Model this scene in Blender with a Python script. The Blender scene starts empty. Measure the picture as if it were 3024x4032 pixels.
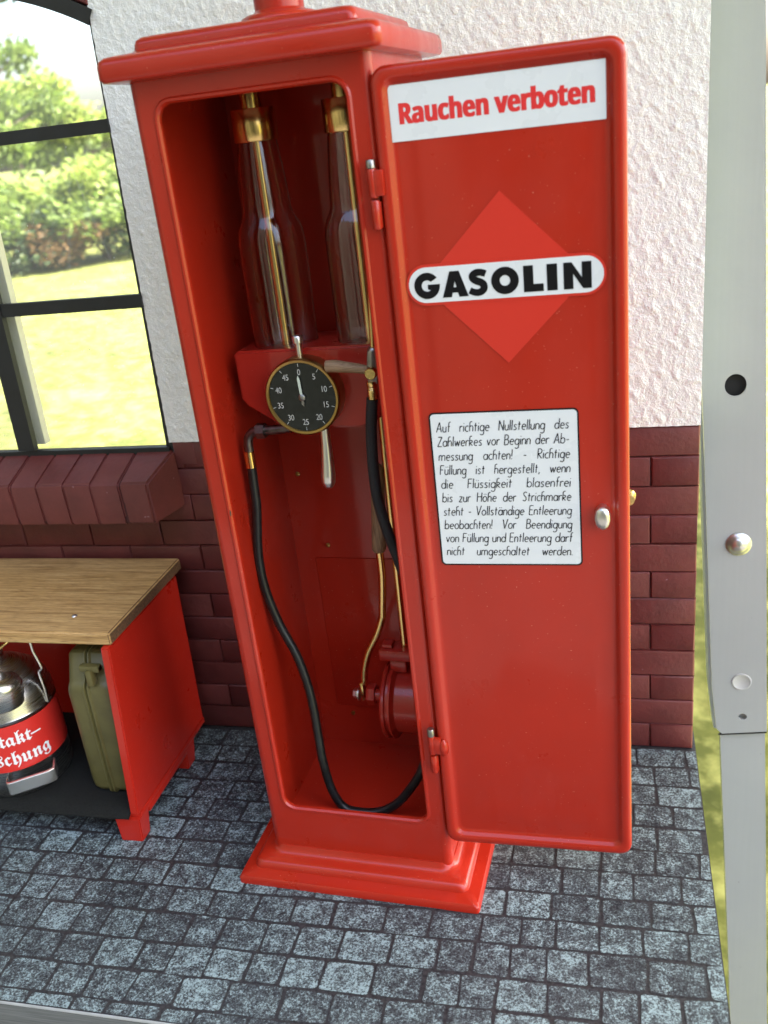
import bpy, bmesh, math, random
from math import sin, cos, pi, radians, atan2, hypot, sqrt
from mathutils import Vector, Matrix, noise as mnoise

C = bpy.context.scene
COL = C.collection
random.seed(7)

# ------------------------------------------------------------------ camera
cam = bpy.data.objects.new('Camera', bpy.data.cameras.new('Camera'))
COL.objects.link(cam); C.camera = cam
yaw, pitch, roll = radians(15.2447), radians(-22.5318), radians(-6.6488)
fwd = Vector((-sin(yaw)*cos(pitch), cos(yaw)*cos(pitch), sin(pitch)))
rgt = Vector((cos(yaw), sin(yaw), 0)); upv = rgt.cross(fwd)
r2 = rgt*cos(roll)+upv*sin(roll); u2 = -rgt*sin(roll)+upv*cos(roll)
M4 = Matrix((r2, u2, -fwd)).transposed().to_4x4()
M4.translation = Vector((0.2504, -0.8363, 0.6326))
cam.matrix_world = M4
cam.data.sensor_fit = 'AUTO'; cam.data.sensor_width = 36
cam.data.lens = 36*3660.6/4032
cam.data.clip_start = 0.02; cam.data.clip_end = 800
cam.data.dof.use_dof = True
cam.data.dof.focus_distance = 0.80
cam.data.dof.aperture_fstop = 8.5

# ------------------------------------------------------------------ light
SUN_EL, SUN_AZ = radians(52), radians(70)      # azimuth from +y towards +x
w = bpy.data.worlds.new('World'); C.world = w; w.use_nodes = True
nt = w.node_tree; nt.nodes.clear()
sky = nt.nodes.new('ShaderNodeTexSky'); sky.sky_type = 'NISHITA'; sky.sun_disc = False
sky.sun_elevation = SUN_EL; sky.sun_rotation = SUN_AZ
sky.air_density = 1.0; sky.dust_density = 6.0; sky.ozone_density = 0.6
bg = nt.nodes.new('ShaderNodeBackground'); bg.inputs[1].default_value = 0.15
wo = nt.nodes.new('ShaderNodeOutputWorld')
nt.links.new(sky.outputs[0], bg.inputs[0]); nt.links.new(bg.outputs[0], wo.inputs[0])
sun = bpy.data.objects.new('sun', bpy.data.lights.new('sun', 'SUN')); COL.objects.link(sun)
sun.data.energy = 5.0; sun.data.angle = radians(0.5); sun.data.color = (1, .95, .86)
sd = Vector((sin(SUN_AZ)*cos(SUN_EL), cos(SUN_AZ)*cos(SUN_EL), sin(SUN_EL)))
sun.rotation_euler = sd.to_track_quat('Z', 'Y').to_euler()
vs = C.view_settings
vs.view_transform = 'Standard'; vs.look = 'None'; vs.gamma = 1; vs.use_curve_mapping = False
vs.exposure = 2.98
C.cycles.max_bounces = 10; C.cycles.transmission_bounces = 10; C.cycles.transparent_max_bounces = 12
C.cycles.sample_clamp_indirect = 8

# ------------------------------------------------------------------ materials
def lin(r, g, b):
    f = lambda c: (c/255/12.92) if c/255 <= .04045 else ((c/255+.055)/1.055)**2.4
    return (f(r), f(g), f(b), 1)
class N:
    """small node helper"""
    def __init__(s, name):
        s.m = bpy.data.materials.new(name); s.m.use_nodes = True
        s.t = s.m.node_tree; s.p = s.t.nodes['Principled BSDF']; s.out = s.t.nodes['Material Output']
    def n(s, typ, **k):
        x = s.t.nodes.new(typ)
        for a, b in k.items():
            if a.startswith('i_'):
                key = a[2:]; key = int(key) if key.isdigit() else key.replace('_', ' ')
                x.inputs[key].default_value = b
            else: setattr(x, a, b)
        return x
    def l(s, a, b): s.t.links.new(a, b)
    def coord(s, scale=(1, 1, 1), rot=(0, 0, 0)):
        tc = s.n('ShaderNodeTexCoord'); mp = s.n('ShaderNodeMapping')
        mp.inputs['Scale'].default_value = scale; mp.inputs['Rotation'].default_value = rot
        s.l(tc.outputs['Object'], mp.inputs[0]); return mp.outputs[0]
    def noise(s, vec, scale, detail=4, rough=.55, dist=0):
        x = s.n('ShaderNodeTexNoise'); x.inputs['Scale'].default_value = scale
        x.inputs['Detail'].default_value = detail; x.inputs['Roughness'].default_value = rough
        x.inputs['Distortion'].default_value = dist
        s.l(vec, x.inputs['Vector']); return x.outputs['Fac']
    def ramp(s, fac, stops):
        x = s.n('ShaderNodeValToRGB'); e = x.color_ramp.elements
        while len(e) < len(stops): e.new(.5)
        for i, (p, c) in enumerate(stops):
            e[i].position = p; e[i].color = c if len(c) == 4 else (*c, 1)
        s.l(fac, x.inputs[0]); return x.outputs[0]
    def mix(s, fac, a, b, mode='MIX'):
        x = s.n('ShaderNodeMix', data_type='RGBA', blend_type=mode)
        for sock, v in ((x.inputs[0], fac), (x.inputs[6], a), (x.inputs[7], b)):
            if hasattr(v, 'is_linked'): s.l(v, sock)
            else: sock.default_value = v
        return x.outputs[2]
    def bump(s, h, strength, dist):
        x = s.n('ShaderNodeBump'); x.inputs['Strength'].default_value = strength
        x.inputs['Distance'].default_value = dist
        s.l(h, x.inputs['Height']); s.l(x.outputs[0], s.p.inputs['Normal']); return x
    def set(s, **k):
        for a, b in k.items():
            key = a.replace('_', ' ')
            if hasattr(b, 'is_linked'): s.l(b, s.p.inputs[key])
            else: s.p.inputs[key].default_value = b
        return s

def simple(name, col, rough=.5, metal=0, coat=0, var=0, vscale=80, bump=0, bscale=400, spec=.5):
    n = N(name); v = n.coord()
    if var:
        f = n.noise(v, vscale)
        c = n.mix(n.ramp(f, [(.3, (0, 0, 0)), (.7, (1, 1, 1))]), tuple(x*(1-var) for x in col[:3])+(1,), tuple(min(1, x*(1+var)) for x in col[:3])+(1,))
        n.set(Base_Color=c)
        rr = n.n('ShaderNodeMapRange', i_3=max(.02, rough*(1-.3)), i_4=min(1, rough*1.35)); n.l(f, rr.inputs[0]); n.set(Roughness=rr.outputs[0])
    else: n.set(Base_Color=col, Roughness=rough)
    n.set(Metallic=metal, Coat_Weight=coat, Coat_Roughness=.08); n.p.inputs['Specular IOR Level'].default_value = spec
    if bump: n.bump(n.noise(v, bscale, 3), bump, .001)
    return n.m

def red_paint(name, col):
    n = N(name); v = n.coord()
    f = n.noise(v, 14, 3)
    c = n.mix(n.ramp(f, [(.35, (0, 0, 0)), (.65, (1, 1, 1))]), tuple(x*.93 for x in col)+(1,), tuple(col)+(1,))
    sp = n.noise(v, 900, 0)                      # dust specks
    c2 = n.mix(n.ramp(sp, [(.845, (0, 0, 0)), (.87, (.8, .8, .8))]), c, (.60, .25, .17, 1))
    n.set(Base_Color=c2, Roughness=.34, Coat_Weight=.45, Coat_Roughness=.10); n.p.inputs['Specular IOR Level'].default_value = .25
    sm = n.noise(v, 22, 5, .65); rr = n.n('ShaderNodeMapRange', i_1=.3, i_2=.7, i_3=.24, i_4=.46); n.l(sm, rr.inputs[0]); n.set(Roughness=rr.outputs[0])
    b1 = n.bump(n.noise(v, 230, 2), .05, .001)   # orange peel
    return n.m
M = {}
M['red'] = red_paint('red_lacquer', (.395, .0185, .0064))
M['red_casting'] = red_paint('red_casting_paint', (.34, .018, .010))
M['bench_red'] = red_paint('bench_red_paint', (.46, .018, .008))
M['sticker_white'] = simple('white_sticker', (.67, .69, .69, 1), .28, var=.03, vscale=30)
M['sticker_red'] = simple('red_sticker', (.56, .028, .015, 1), .3)
M['print_red'] = simple('red_print', (.66, .032, .032, 1), .3)
M['print_black'] = simple('black_print', (.005, .005, .006, 1), .45, spec=.2)
M['black_metal'] = simple('black_window_bar', (.012, .013, .013, 1), .5, var=.3)
M['grey_bar'] = simple('grey_bar', (.60, .58, .44, 1), .6)
M['bar_top'] = simple('bar_top', (.25, .26, .28, 1), .5)
M['rubber'] = simple('black_rubber', (.009, .010, .010, 1), .36, var=.4, vscale=150)
M['braid'] = simple('braided_rubber', (.010, .011, .012, 1), .55, var=.9, vscale=900, bump=.9, bscale=1400)
M['steel'] = simple('dull_steel', (.30, .29, .27, 1), .36, 1, var=.25, vscale=220)
M['bright_steel'] = simple('polished_steel', (.74, .72, .68, 1), .30, 1)
M['dark_steel'] = simple('dark_steel', (.16, .14, .13, 1), .38, 1, var=.3, vscale=200)
def brass(name, col, rough):
    n = N(name); v = n.coord(); f = n.noise(v, 45, 2)
    n.set(Base_Color=n.mix(f, tuple(x*.85 for x in col)+(1,), tuple(col)+(1,)), Metallic=1.0, Roughness=rough)
    return n.m
M['brass'] = brass('brass', (.80, .56, .22), .22)
M['old_brass'] = brass('aged_brass', (.44, .28, .09), .30)
M['dial'] = simple('dial_face', (.008, .009, .008, 1), .22, var=.5, vscale=200)
M['numeral'] = simple('dial_numeral', (.50, .50, .46, 1), .5)
M['pointer'] = simple('pointer_paint', (.55, .62, .50, 1), .5)
def glass(name, rough=0, ior=1.47, tint=(1, 1, 1, 1)):
    n = N(name); n.set(Base_Color=tint, Roughness=rough, IOR=ior, Transmission_Weight=1.0); return n.m
M['glass'] = glass('bottle_glass', 0.0, 1.43)
def pane():
    n = N('window_acrylic'); v = n.coord()
    tr = n.n('ShaderNodeBsdfTransparent'); tr.inputs[0].default_value = (.93, .95, .94, 1)
    gl = n.n('ShaderNodeBsdfGlossy'); gl.inputs['Roughness'].default_value = .05
    df = n.n('ShaderNodeBsdfDiffuse'); df.inputs[0].default_value = (.8, .8, .8, 1)
    fr = n.n('ShaderNodeFresnel'); fr.inputs[0].default_value = 1.5
    mx = n.n('ShaderNodeMixShader'); n.l(fr.outputs[0], mx.inputs[0]); n.l(tr.outputs[0], mx.inputs[1]); n.l(gl.outputs[0], mx.inputs[2])
    # dust specks and fine scratches
    d = n.ramp(n.noise(v, 420, 1), [(.74, (0, 0, 0)), (.80, (.5, .5, .5))])
    wv = n.n('ShaderNodeTexVoronoi', feature='DISTANCE_TO_EDGE'); wv.inputs['Scale'].default_value = 9
    n.l(n.coord((1, 1, .25), (0, .5, 0)), wv.inputs['Vector'])
    s = n.ramp(wv.outputs['Distance'], [(0, (.10, .10, .10)), (.006, (0, 0, 0))])
    ad = n.mix(1.0, d, s, 'ADD')
    ad2 = n.mix(1.0, ad, (.06, .06, .06, 1), 'ADD')  # even pale veil mixed in to stand for reflections hazing the pane
    m2 = n.n('ShaderNodeMixShader'); n.l(ad2, m2.inputs[0]); n.l(mx.outputs[0], m2.inputs[1]); n.l(df.outputs[0], m2.inputs[2])
    n.l(m2.outputs[0], n.out.inputs[0]); return n.m
M['pane'] = pane()
def plaster():
    n = N('white_plaster'); v = n.coord()
    f = n.noise(v, 30, 4)
    n.set(Base_Color=n.mix(f, (.875, .885, .825, 1), (.92, .935, .88, 1)), Roughness=.85)
    n.bump(n.noise(v, 430, 4, .62, .3), 0.85, .0021); return n.m
M['plaster'] = plaster()
def brick():
    n = N('painted_brick'); v = n.coord()
    f = n.noise(v, 26, 5, .6); g = n.noise(v, 700, 2)
    c = n.mix(n.ramp(f, [(.3, (0, 0, 0)), (.72, (1, 1, 1))]), (.098, .019, .017, 1), (.150, .030, .026, 1))
    sp = n.ramp(n.noise(v, 170, 1), [(.79, (0, 0, 0)), (.81, (1, 1, 1))])
    c = n.mix(sp, c, (.24, .13, .14, 1))
    n.set(Base_Color=c, Roughness=.52)
    n.bump(n.noise(v, 150, 6, .6), .45, .0015); return n.m
M['brick'] = brick()
M['mortar'] = simple('painted_joint', (.055, .012, .011, 1), .8, bump=.6, bscale=300)
def oak(scale=1.0):
    n = N('oak'); v = n.coord((1.6, 30, 30)); f = n.noise(v, 9, 6, .62, .4)
    v2 = n.coord((12, 260, 260)); g = n.noise(v2, 6, 3)
    c = n.ramp(f, [(.28, (.24, .125, .042)), (.5, (.48, .29, .11)), (.72, (.62, .41, .18))])
    c = n.mix(n.ramp(g, [(.36, (.55, .55, .55)), (.5, (0, 0, 0))]), c, (.13, .062, .022, 1))
    n.set(Base_Color=c, Roughness=.5); n.bump(g, .25, .0006); return n.m
M['oak'] = oak()
def oak_end():
    n = N('oak_end_grain'); v = n.coord((40, 40, 14)); g = n.noise(v, 30, 4, .7)
    n.set(Base_Color=n.ramp(g, [(.35, (.035, .018, .009)), (.55, (.14, .075, .034)), (.75, (.25, .14, .06))]), Roughness=.7); return n.m
M['oak_end'] = oak_end()
def grip():
    n = N('turned_beech'); v = n.coord((3, 60, 60)); g = n.noise(v, 20, 4)
    n.set(Base_Color=n.ramp(g, [(.35, (.17, .095, .045)), (.65, (.36, .235, .13))]), Roughness=.6); return n.m
def grip_v():
    n = N('turned_beech_upright'); v = n.coord((60, 60, 3)); g = n.noise(v, 20, 4)
    n.set(Base_Color=n.ramp(g, [(.35, (.15, .08, .04)), (.65, (.30, .19, .10))]), Roughness=.6); return n.m
M['grip'] = grip(); M['grip_v'] = grip_v()
M['olive'] = simple('olive_paint', (.115, .100, .034, 1), .38, var=.15, vscale=60, bump=.05, bscale=500)
M['cloth'] = simple('black_felt', (.012, .013, .012, 1), .95, var=.5, vscale=600, bump=.8, bscale=1500, spec=.2)
M['ss'] = None
def brushed():
    n = N('brushed_stainless'); v = n.coord((2, 2, 400)); g = n.noise(v, 8, 3)
    n.set(Base_Color=(.62, .61, .59, 1), Metallic=1.0)
    rr = n.n('ShaderNodeMapRange', i_3=.20, i_4=.36); n.l(g, rr.inputs[0]); n.set(Roughness=rr.outputs[0])
    n.bump(g, .03, .0003); return n.m
M['ss'] = brushed()
M['label_red'] = simple('red_label_film', (.62, .030, .022, 1), .3)
M['label_white'] = simple('white_label_print', (.8, .8, .8, 1), .4)
def powder():
    n = N('grey_powder_coat'); v = n.coord(); f = n.noise(v, 12, 3)
    n.set(Base_Color=n.mix(f, (.37, .385, .38, 1), (.43, .445, .425, 1)), Roughness=.22, Coat_Weight=.3, Coat_Roughness=.1)
    n.bump(n.noise(v, 160, 3), .10, .001)
    st = n.noise(n.coord((60, 60, 1.2)), 5, 5, .6); sc = n.noise(n.coord(), 240, 1)
    base = n.p.inputs['Base Color'].links[0].from_socket
    c = n.mix(n.ramp(st, [(.38, (.06, .06, .06)), (.6, (0, 0, 0))]), base, (.30, .31, .29, 1))
    c = n.mix(n.ramp(sc, [(.80, (0, 0, 0)), (.83, (.8, .8, .8))]), c, (.16, .15, .13, 1)); n.set(Base_Color=c)
    return n.m
M['powder'] = powder()
M['powder_edge'] = simple('grey_powder_edge', (.50, .54, .52, 1), .4)
M['plug'] = simple('grey_plug', (.50, .50, .48, 1), .45)
M['hole'] = simple('black_recess', (.006, .006, .006, 1), .8)
M['board_edge'] = simple('pale_board_edge', (.42, .44, .44, 1), .6, var=.15, vscale=60)
def greywood():
    n = N('grey_wood_grain'); v = n.coord((2, 60, 60)); g = n.noise(v, 12, 5)
    n.set(Base_Color=n.ramp(g, [(.3, (.085, .092, .088)), (.7, (.155, .165, .158))]), Roughness=.6); return n.m
M['greywood'] = greywood()
def cobble():
    n = N('printed_cobbles'); v = n.coord()
    at = n.n('ShaderNodeVertexColor', layer_name='tone')
    sep = n.n('ShaderNodeSeparateColor'); n.l(at.outputs[0], sep.inputs[0])
    fine = n.noise(v, 480, 4, .85); big = n.noise(v, 80, 6, .78, .25)
    # granite speckle; the paler patches come from a slow noise shifted by the tone of each stone
    m = n.n('ShaderNodeMath', operation='MULTIPLY_ADD', i_1=2.0); n.l(big, m.inputs[0]); n.l(sep.outputs[0], m.inputs[2])
    m2 = n.n('ShaderNodeMath', operation='MULTIPLY_ADD', i_1=2.5); n.l(fine, m2.inputs[0]); n.l(m.outputs[0], m2.inputs[2])
    m3 = n.n('ShaderNodeMath', operation='MULTIPLY_ADD', i_1=.22); n.l(sep.outputs[1], m3.inputs[0]); n.l(m2.outputs[0], m3.inputs[2])
    c = n.ramp(m3.outputs[0], [(.66, (.016, .018, .021)), (.84, (.055, .062, .070)), (1.0, (.15, .18, .19)), (1.0, (.15, .18, .19))])
    mr = n.n('ShaderNodeMapRange', i_1=2.08, i_2=3.12); n.l(m3.outputs[0], mr.inputs[0])
    c = n.ramp(mr.outputs[0], [(0, (.012, .014, .016)), (.32, (.034, .038, .044)), (.60, (.080, .100, .106)), (.90, (.26, .355, .37))])
    # joint tone (blue channel = 1 inside stones, 0 at the printed joint)
    gr = n.ramp(n.noise(v, 300, 4), [(.3, (.016, .016, .018)), (.7, (.048, .047, .050))])
    c = n.mix(sep.outputs[2], gr, c)
    n.set(Base_Color=c, Roughness=.42); n.p.inputs['Specular IOR Level'].default_value = .35
    return n.m
M['cobble'] = cobble()
def lawn():
    n = N('lawn_grass'); v = n.coord(); f = n.noise(v, 2.2, 6, .7); g = n.noise(v, 9, 4, .7)
    c = n.ramp(f, [(.3, (.040, .050, .012)), (.52, (.085, .095, .022)), (.78, (.24, .235, .075))])
    c = n.mix(n.ramp(g, [(.45, (0, 0, 0)), (.7, (.7, .7, .7))]), c, (.30, .31, .10, 1))
    n.set(Base_Color=c, Roughness=.9); n.p.inputs['Specular IOR Level'].default_value = .1; return n.m
M['lawn'] = lawn()
def leaf(name, a, b):
    n = N(name); v = n.coord(); f = n.noise(v, 3.5, 2)
    c = n.ramp(f, [(.35, a), (.65, b)])
    tr = n.n('ShaderNodeBsdfTranslucent'); n.l(c, tr.inputs[0]); n.set(Base_Color=c, Roughness=.55)
    mx = n.n('ShaderNodeMixShader', i_0=.45); n.l(n.p.outputs[0], mx.inputs[1]); n.l(tr.outputs[0], mx.inputs[2])
    n.l(mx.outputs[0], n.out.inputs[0]); return n.m
M['leafA'] = leaf('leaf_green', (.07, .12, .02), (.20, .27, .05))
M['leafB'] = leaf('leaf_lime', (.14, .20, .03), (.36, .42, .09))
M['leafC'] = leaf('leaf_dark', (.022, .045, .018), (.06, .095, .03))
M['leafD'] = leaf('leaf_rust', (.17, .10, .035), (.30, .17, .07))
M['bark'] = simple('bark', (.07, .05, .035, 1), .9, var=.4, vscale=12)
M['sun_block'] = simple('sun_blocker_grey', (.42, .42, .40, 1), .9)
M['sky_blocker'] = simple('sky_blocker_dark', (.018, .022, .014, 1), .95, var=.5, vscale=6)
M['bounce_block'] = simple('bounce_blocker_dark', (.045, .045, .047, 1), .9, var=.3, vscale=9)
M['soil'] = simple('soil', (.05, .035, .025, 1), .95, var=.3, vscale=5)

# ------------------------------------------------------------------ mesh helpers
class MB:
    def __init__(s): s.v = []; s.f = []; s.mi = []; s.sm = []
    def add(s, vs, fs, mi=0, smooth=True):
        b = len(s.v); s.v += [tuple(x) for x in vs]
        for f in fs: s.f.append([b+i for i in f]); s.mi.append(mi); s.sm.append(smooth)
        return b
    def loft(s, rings, mi=0, cap0=False, cap1=False, smooth=True, closed=True):
        n = len(rings[0]); vs = [p for r in rings for p in r]; fs = []
        for k in range(len(rings)-1):
            for i in range(n if closed else n-1):
                j = (i+1) % n; fs.append([k*n+i, k*n+j, (k+1)*n+j, (k+1)*n+i])
        if cap0: fs.append(list(range(n))[::-1])
        if cap1: fs.append([(len(rings)-1)*n+i for i in range(n)])
        s.add(vs, fs, mi, smooth)
    def box(s, x0, x1, y0, y1, z0, z1, mi=0, bev=0, seg=2):
        bm = bmesh.new()
        vs = [bm.verts.new((x, y, z)) for x in (x0, x1) for y in (y0, y1) for z in (z0, z1)]
        for f in ((0,1,3,2), (4,6,7,5), (0,4,5,1), (2,3,7,6), (0,2,6,4), (1,5,7,3)): bm.faces.new([vs[i] for i in f])
        if bev: bmesh.ops.bevel(bm, geom=bm.edges[:], offset=bev, segments=seg, affect='EDGES', profile=.5)
        bm.normal_update(); bm.verts.index_update()
        s.add([v.co for v in bm.verts], [[v.index for v in f.verts] for f in bm.faces], mi, bool(bev)); bm.free()
    def lathe(s, prof, origin=(0,0,0), axis='z', n=32, mi=0, cap0=False, cap1=False, arc=None):
        o = Vector(origin); rings = []
        A = {'z': (Vector((1,0,0)), Vector((0,1,0)), Vector((0,0,1))), 'x': (Vector((0,1,0)), Vector((0,0,1)), Vector((1,0,0))),
             'y': (Vector((1,0,0)), Vector((0,0,-1)), Vector((0,1,0)))}[axis] if isinstance(axis, str) else axis
        for r, h in prof:
            rings.append([o+A[0]*r*cos(2*pi*i/n)+A[1]*r*sin(2*pi*i/n)+A[2]*h for i in range(n)])
        s.loft(rings, mi, cap0, cap1)
    def tube(s, pts, r, n=14, mi=0, res=8, smooth=True):
        P = [Vector(p) for p in pts]; Q = []; R = []
        rr = r if isinstance(r, (list, tuple)) else [r]*len(P)
        for i in range(len(P)-1):
            p0, p1, p2, p3 = P[max(i-1,0)], P[i], P[i+1], P[min(i+2, len(P)-1)]
            k = res if len(P) > 2 else 1
            for j in range(k):
                t = j/k
                Q.append(.5*((2*p1)+(p2-p0)*t+(2*p0-5*p1+4*p2-p3)*t*t+(3*p1-p0-3*p2+p3)*t**3)); R.append(rr[i]*(1-t)+rr[i+1]*t)
        Q.append(P[-1]); R.append(rr[-1]); rings = []; up = None
        for i, q in enumerate(Q):
            d = (Q[min(i+1, len(Q)-1)]-Q[max(i-1, 0)]).normalized()
            if up is None:
                up = d.orthogonal().normalized()
            up = (up-d*up.dot(d)).normalized(); sd_ = d.cross(up)
            rings.append([q+(up*cos(2*pi*k/n)+sd_*sin(2*pi*k/n))*R[i] for k in range(n)])
        s.loft(rings, mi, True, True)
    def mesh_in(s, me, mat=Matrix(), mi=0, smooth=False):
        s.add([mat @ v.co for v in me.vertices], [list(p.vertices) for p in me.polygons], mi, smooth)
    def build(s, name, mats, parent=None, loc=None, attr=None):
        me = bpy.data.meshes.new(name); me.from_pydata(s.v, [], s.f)
        for m in (mats if isinstance(mats, (list, tuple)) else [mats]): me.materials.append(m)
        me.polygons.foreach_set('material_index', s.mi); me.polygons.foreach_set('use_smooth', s.sm)
        bm = bmesh.new(); bm.from_mesh(me); bmesh.ops.recalc_face_normals(bm, faces=bm.faces); bm.to_mesh(me); bm.free()
        me.update()
        try: me.set_sharp_from_angle(angle=radians(42))
        except Exception: pass
        o = bpy.data.objects.new(name, me); COL.objects.link(o)
        if parent: o.parent = parent
        if loc: o.location = loc
        return o
def empty(name, label, cat, loc=(0,0,0), rz=0, group=None):
    o = bpy.data.objects.new(name, None); COL.objects.link(o); o.location = loc; o.rotation_euler = (0,0,rz)
    o.empty_display_size = .02; tag(o, label, cat, group); return o
def tag(o, label=None, cat=None, group=None, kind=None):
    if label: o['label'] = label
    if cat: o['category'] = cat
    if group: o['group'] = group
    if kind: o['kind'] = kind
    return o
def rrect(x0, x1, z0, z1, r, n=6):
    """rounded rectangle points, counter-clockwise from the lower right corner"""
    out = []
    for cx, cz, a in ((x1-r, z0+r, -90), (x1-r, z1-r, 0), (x0+r, z1-r, 90), (x0+r, z0+r, 180)):
        for i in range(n+1):
            t = radians(a+90*i/n); out.append((cx+r*cos(t), cz+r*sin(t)))
    return out
def to_mesh(crv):
    o = bpy.data.objects.new('tmp', crv); COL.objects.link(o)
    dg = bpy.context.evaluated_depsgraph_get(); dg.update()
    me = bpy.data.meshes.new_from_object(o.evaluated_get(dg)); bpy.data.objects.remove(o); return me
def flat(loops, depth=0):
    """filled 2D outline (holes allowed) in the xy plane, depth = half thickness"""
    c = bpy.data.curves.new('tmp', 'CURVE'); c.dimensions = '2D'; c.fill_mode = 'BOTH'; c.extrude = depth
    for L in loops:
        s = c.splines.new('POLY'); s.points.add(len(L)-1); s.use_cyclic_u = True
        for p, q in zip(s.points, L): p.co = (q[0], q[1], 0, 1)
    me = to_mesh(c); return me
def text(body, size=1, offset=0, shear=0, spacing=1, extrude=0, res=4):
    c = bpy.data.curves.new('tmp', 'FONT'); c.body = body; c.size = size; c.offset = offset; c.shear = shear
    c.space_character = spacing; c.extrude = extrude; c.resolution_u = res; return to_mesh(c)
def bounds(me):
    xs = [v.co.x for v in me.vertices]; ys = [v.co.y for v in me.vertices]
    return min(xs), max(xs), min(ys), max(ys)
# plane facing -y : local (x, y) -> world (x, -, z)
def face(x, y, z, sx=1, sz=1): return Matrix(((sx,0,0,x), (0,0,-1,y), (0,sz,0,z), (0,0,0,1)))

# ------------------------------------------------------------------ the setting
GZ = -0.77
g = MB(); g.add([(-300,-300,GZ), (300,-300,GZ), (300,300,GZ), (-300,300,GZ)], [[0,1,2,3]])
tag(g.build('lawn', M['lawn']), kind='structure')

# unseen slab added to keep sun and high sky light off the stand
r = MB()
r.box(-2.6, 2.75, -.85, 3.7, 1.95, 2.0)
tag(r.build('sun_blocker', M['sun_block']), kind='structure')
t_ = MB(); t_.add([(-7, -8, GZ+.004), (2.6, -8, GZ+.004), (2.6, -.35, GZ+.004), (-7, -.35, GZ+.004)], [[0,1,2,3]])  # dark sheet added out of view to cut light bounced off the ground
tag(t_.build('bounce_blocker', M['bounce_block']), kind='structure')
# unseen, added against low front sky light: bank rising behind the photographer
bkm = MB(); nb_ = 64; vs = []
for i in range(nb_+1):
    a = radians(138+(300-138)*i/nb_); fade = min(1, min(i, nb_-i)/8)
    for k, (d, h) in enumerate(((3.0, 0), (3.2, 1.4), (3.5, 3.0), (4.0, 4.3), (6, 4.4))):
        q = 1+.12*mnoise.noise(Vector((i*.35, k*.8, 2)))
        vs.append((sin(a)*d*q, cos(a)*d*q, GZ-.02+h*fade*(1+.18*mnoise.noise(Vector((i*.4, k, 5))))))
bkm.add(vs, [[i*5+k, (i+1)*5+k, (i+1)*5+k+1, i*5+k+1] for i in range(nb_) for k in range(4)])
tag(bkm.build('front_sky_blocker', M['sky_blocker']), kind='structure')
# printed cobble sheet glued on a board
def cobbles():
    m = MB(); tones = []
    X0, X1, Y0, Y1 = -.85, .3272, -.3801, -.0005
    rnd = random.Random(3)
    def quadstrip(poly, tone, edge):
        # stone = fan of rings from the joint tone at the rim to the stone tone inside
        n = len(poly); cx = sum(p[0] for p in poly)/n; cy = sum(p[1] for p in poly)/n
        rings = [(1.0, 0.0, 0), (.975, .8, -.8), (.93, 1, .1), (.60, 1, -.15)]
        vs = []; 
        for k, (s_, b, e) in enumerate(rings):
            for (x, y) in poly:
                vs.append((cx+(x-cx)*s_, cy+(y-cy)*s_, .0004))
                tones.append((tone, .5+e*.5, b))
        vs.append((cx, cy, .0004)); tones.append((tone, .55, 1))
        fs = []
        for k in range(3):
            for i in range(n):
                j = (i+1) % n; fs.append([k*n+i, k*n+j, (k+1)*n+j, (k+1)*n+i])
        for i in range(n): fs.append([3*n+i, 3*n+(i+1) % n, 4*n])
        m.add(vs, fs, 0, False)
    pitch = .0308; row = 0; y = Y1-.004
    while y > Y0:
        h = pitch*rnd.uniform(.94, 1.06); x = X0-rnd.uniform(0, .03)
        while x < X1:
            wd = rnd.choice((.030, .035, .038, .042, .046))*rnd.uniform(.93, 1.07)
            gap = .0019; pts = []
            x0, x1_, y1, y0 = x+gap/2, x+wd-gap/2, y-gap/2, y-h+gap/2
            rr = rnd.uniform(.0022, .0050)
            sk = [rnd.uniform(-.0010, .0010) for _ in range(8)]
            for (px, py) in rrect(0, 1, 0, 1, .085, 4):
                # bilinear warp of the corners plus small waviness
                bx = (x0+sk[0])*(1-px)*(1-py)+(x1_+sk[1])*px*(1-py)+(x1_+sk[2])*px*py+(x0+sk[3])*(1-px)*py
                by = (y0+sk[4])*(1-px)*(1-py)+(y0+sk[5])*px*(1-py)+(y1+sk[6])*px*py+(y1+sk[7])*(1-px)*py
                wv = lambda q: mnoise.noise(Vector((bx*90+q, by*90, row*3.1)))*.0009
                pts.append((min(max(bx+wv(0), X0), X1-.0006), max(by+wv(17)+.0010*sin(bx*7), Y0+.0006)))
            # subdivide straight sides a little for an uneven outline
            fine = []
            for i in range(len(pts)):
                a, b = pts[i], pts[(i+1) % len(pts)]; fine.append(a)
                if hypot(a[0]-b[0], a[1]-b[1]) > .008:
                    for t in (.33, .66):
                        q = (a[0]*(1-t)+b[0]*t, a[1]*(1-t)+b[1]*t)
                        dx = mnoise.noise(Vector((q[0]*200, q[1]*200, 5)))*.0008
                        fine.append((min(q[0]+dx, X1-.0006), max(q[1]+dx, Y0+.0006)))
            if max(p[0] for p in fine)-min(p[0] for p in fine) > .004 and max(p[1] for p in fine)-min(p[1] for p in fine) > .004:
                quadstrip(fine, rnd.choice((-.08, -.05, -.02, .02, .06, .13))*1.0+rnd.uniform(-.05, .05), 0)
            x += wd
        y -= h; row += 1
    m.add([(X0, Y0, 0), (X1, Y0, 0), (X1, .03, 0), (X0, .03, 0)], [[0,1,2,3]], 0, False); tones.extend([(0, .5, 0)]*4)
    o = m.build('cobbled_floor', M['cobble'])
    ca = o.data.color_attributes.new('tone', 'FLOAT_COLOR', 'POINT')
    for i, t in enumerate(tones): ca.data[i].color = (max(0, t[0]+.3), t[1], t[2], 1)
    return o
tag(cobbles(), kind='structure')
tb = empty('display_table', 'grey wood-grained table under the cobbled board, its edge showing at the lower left', 'table', (-.26, -.18, GZ))
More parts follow.
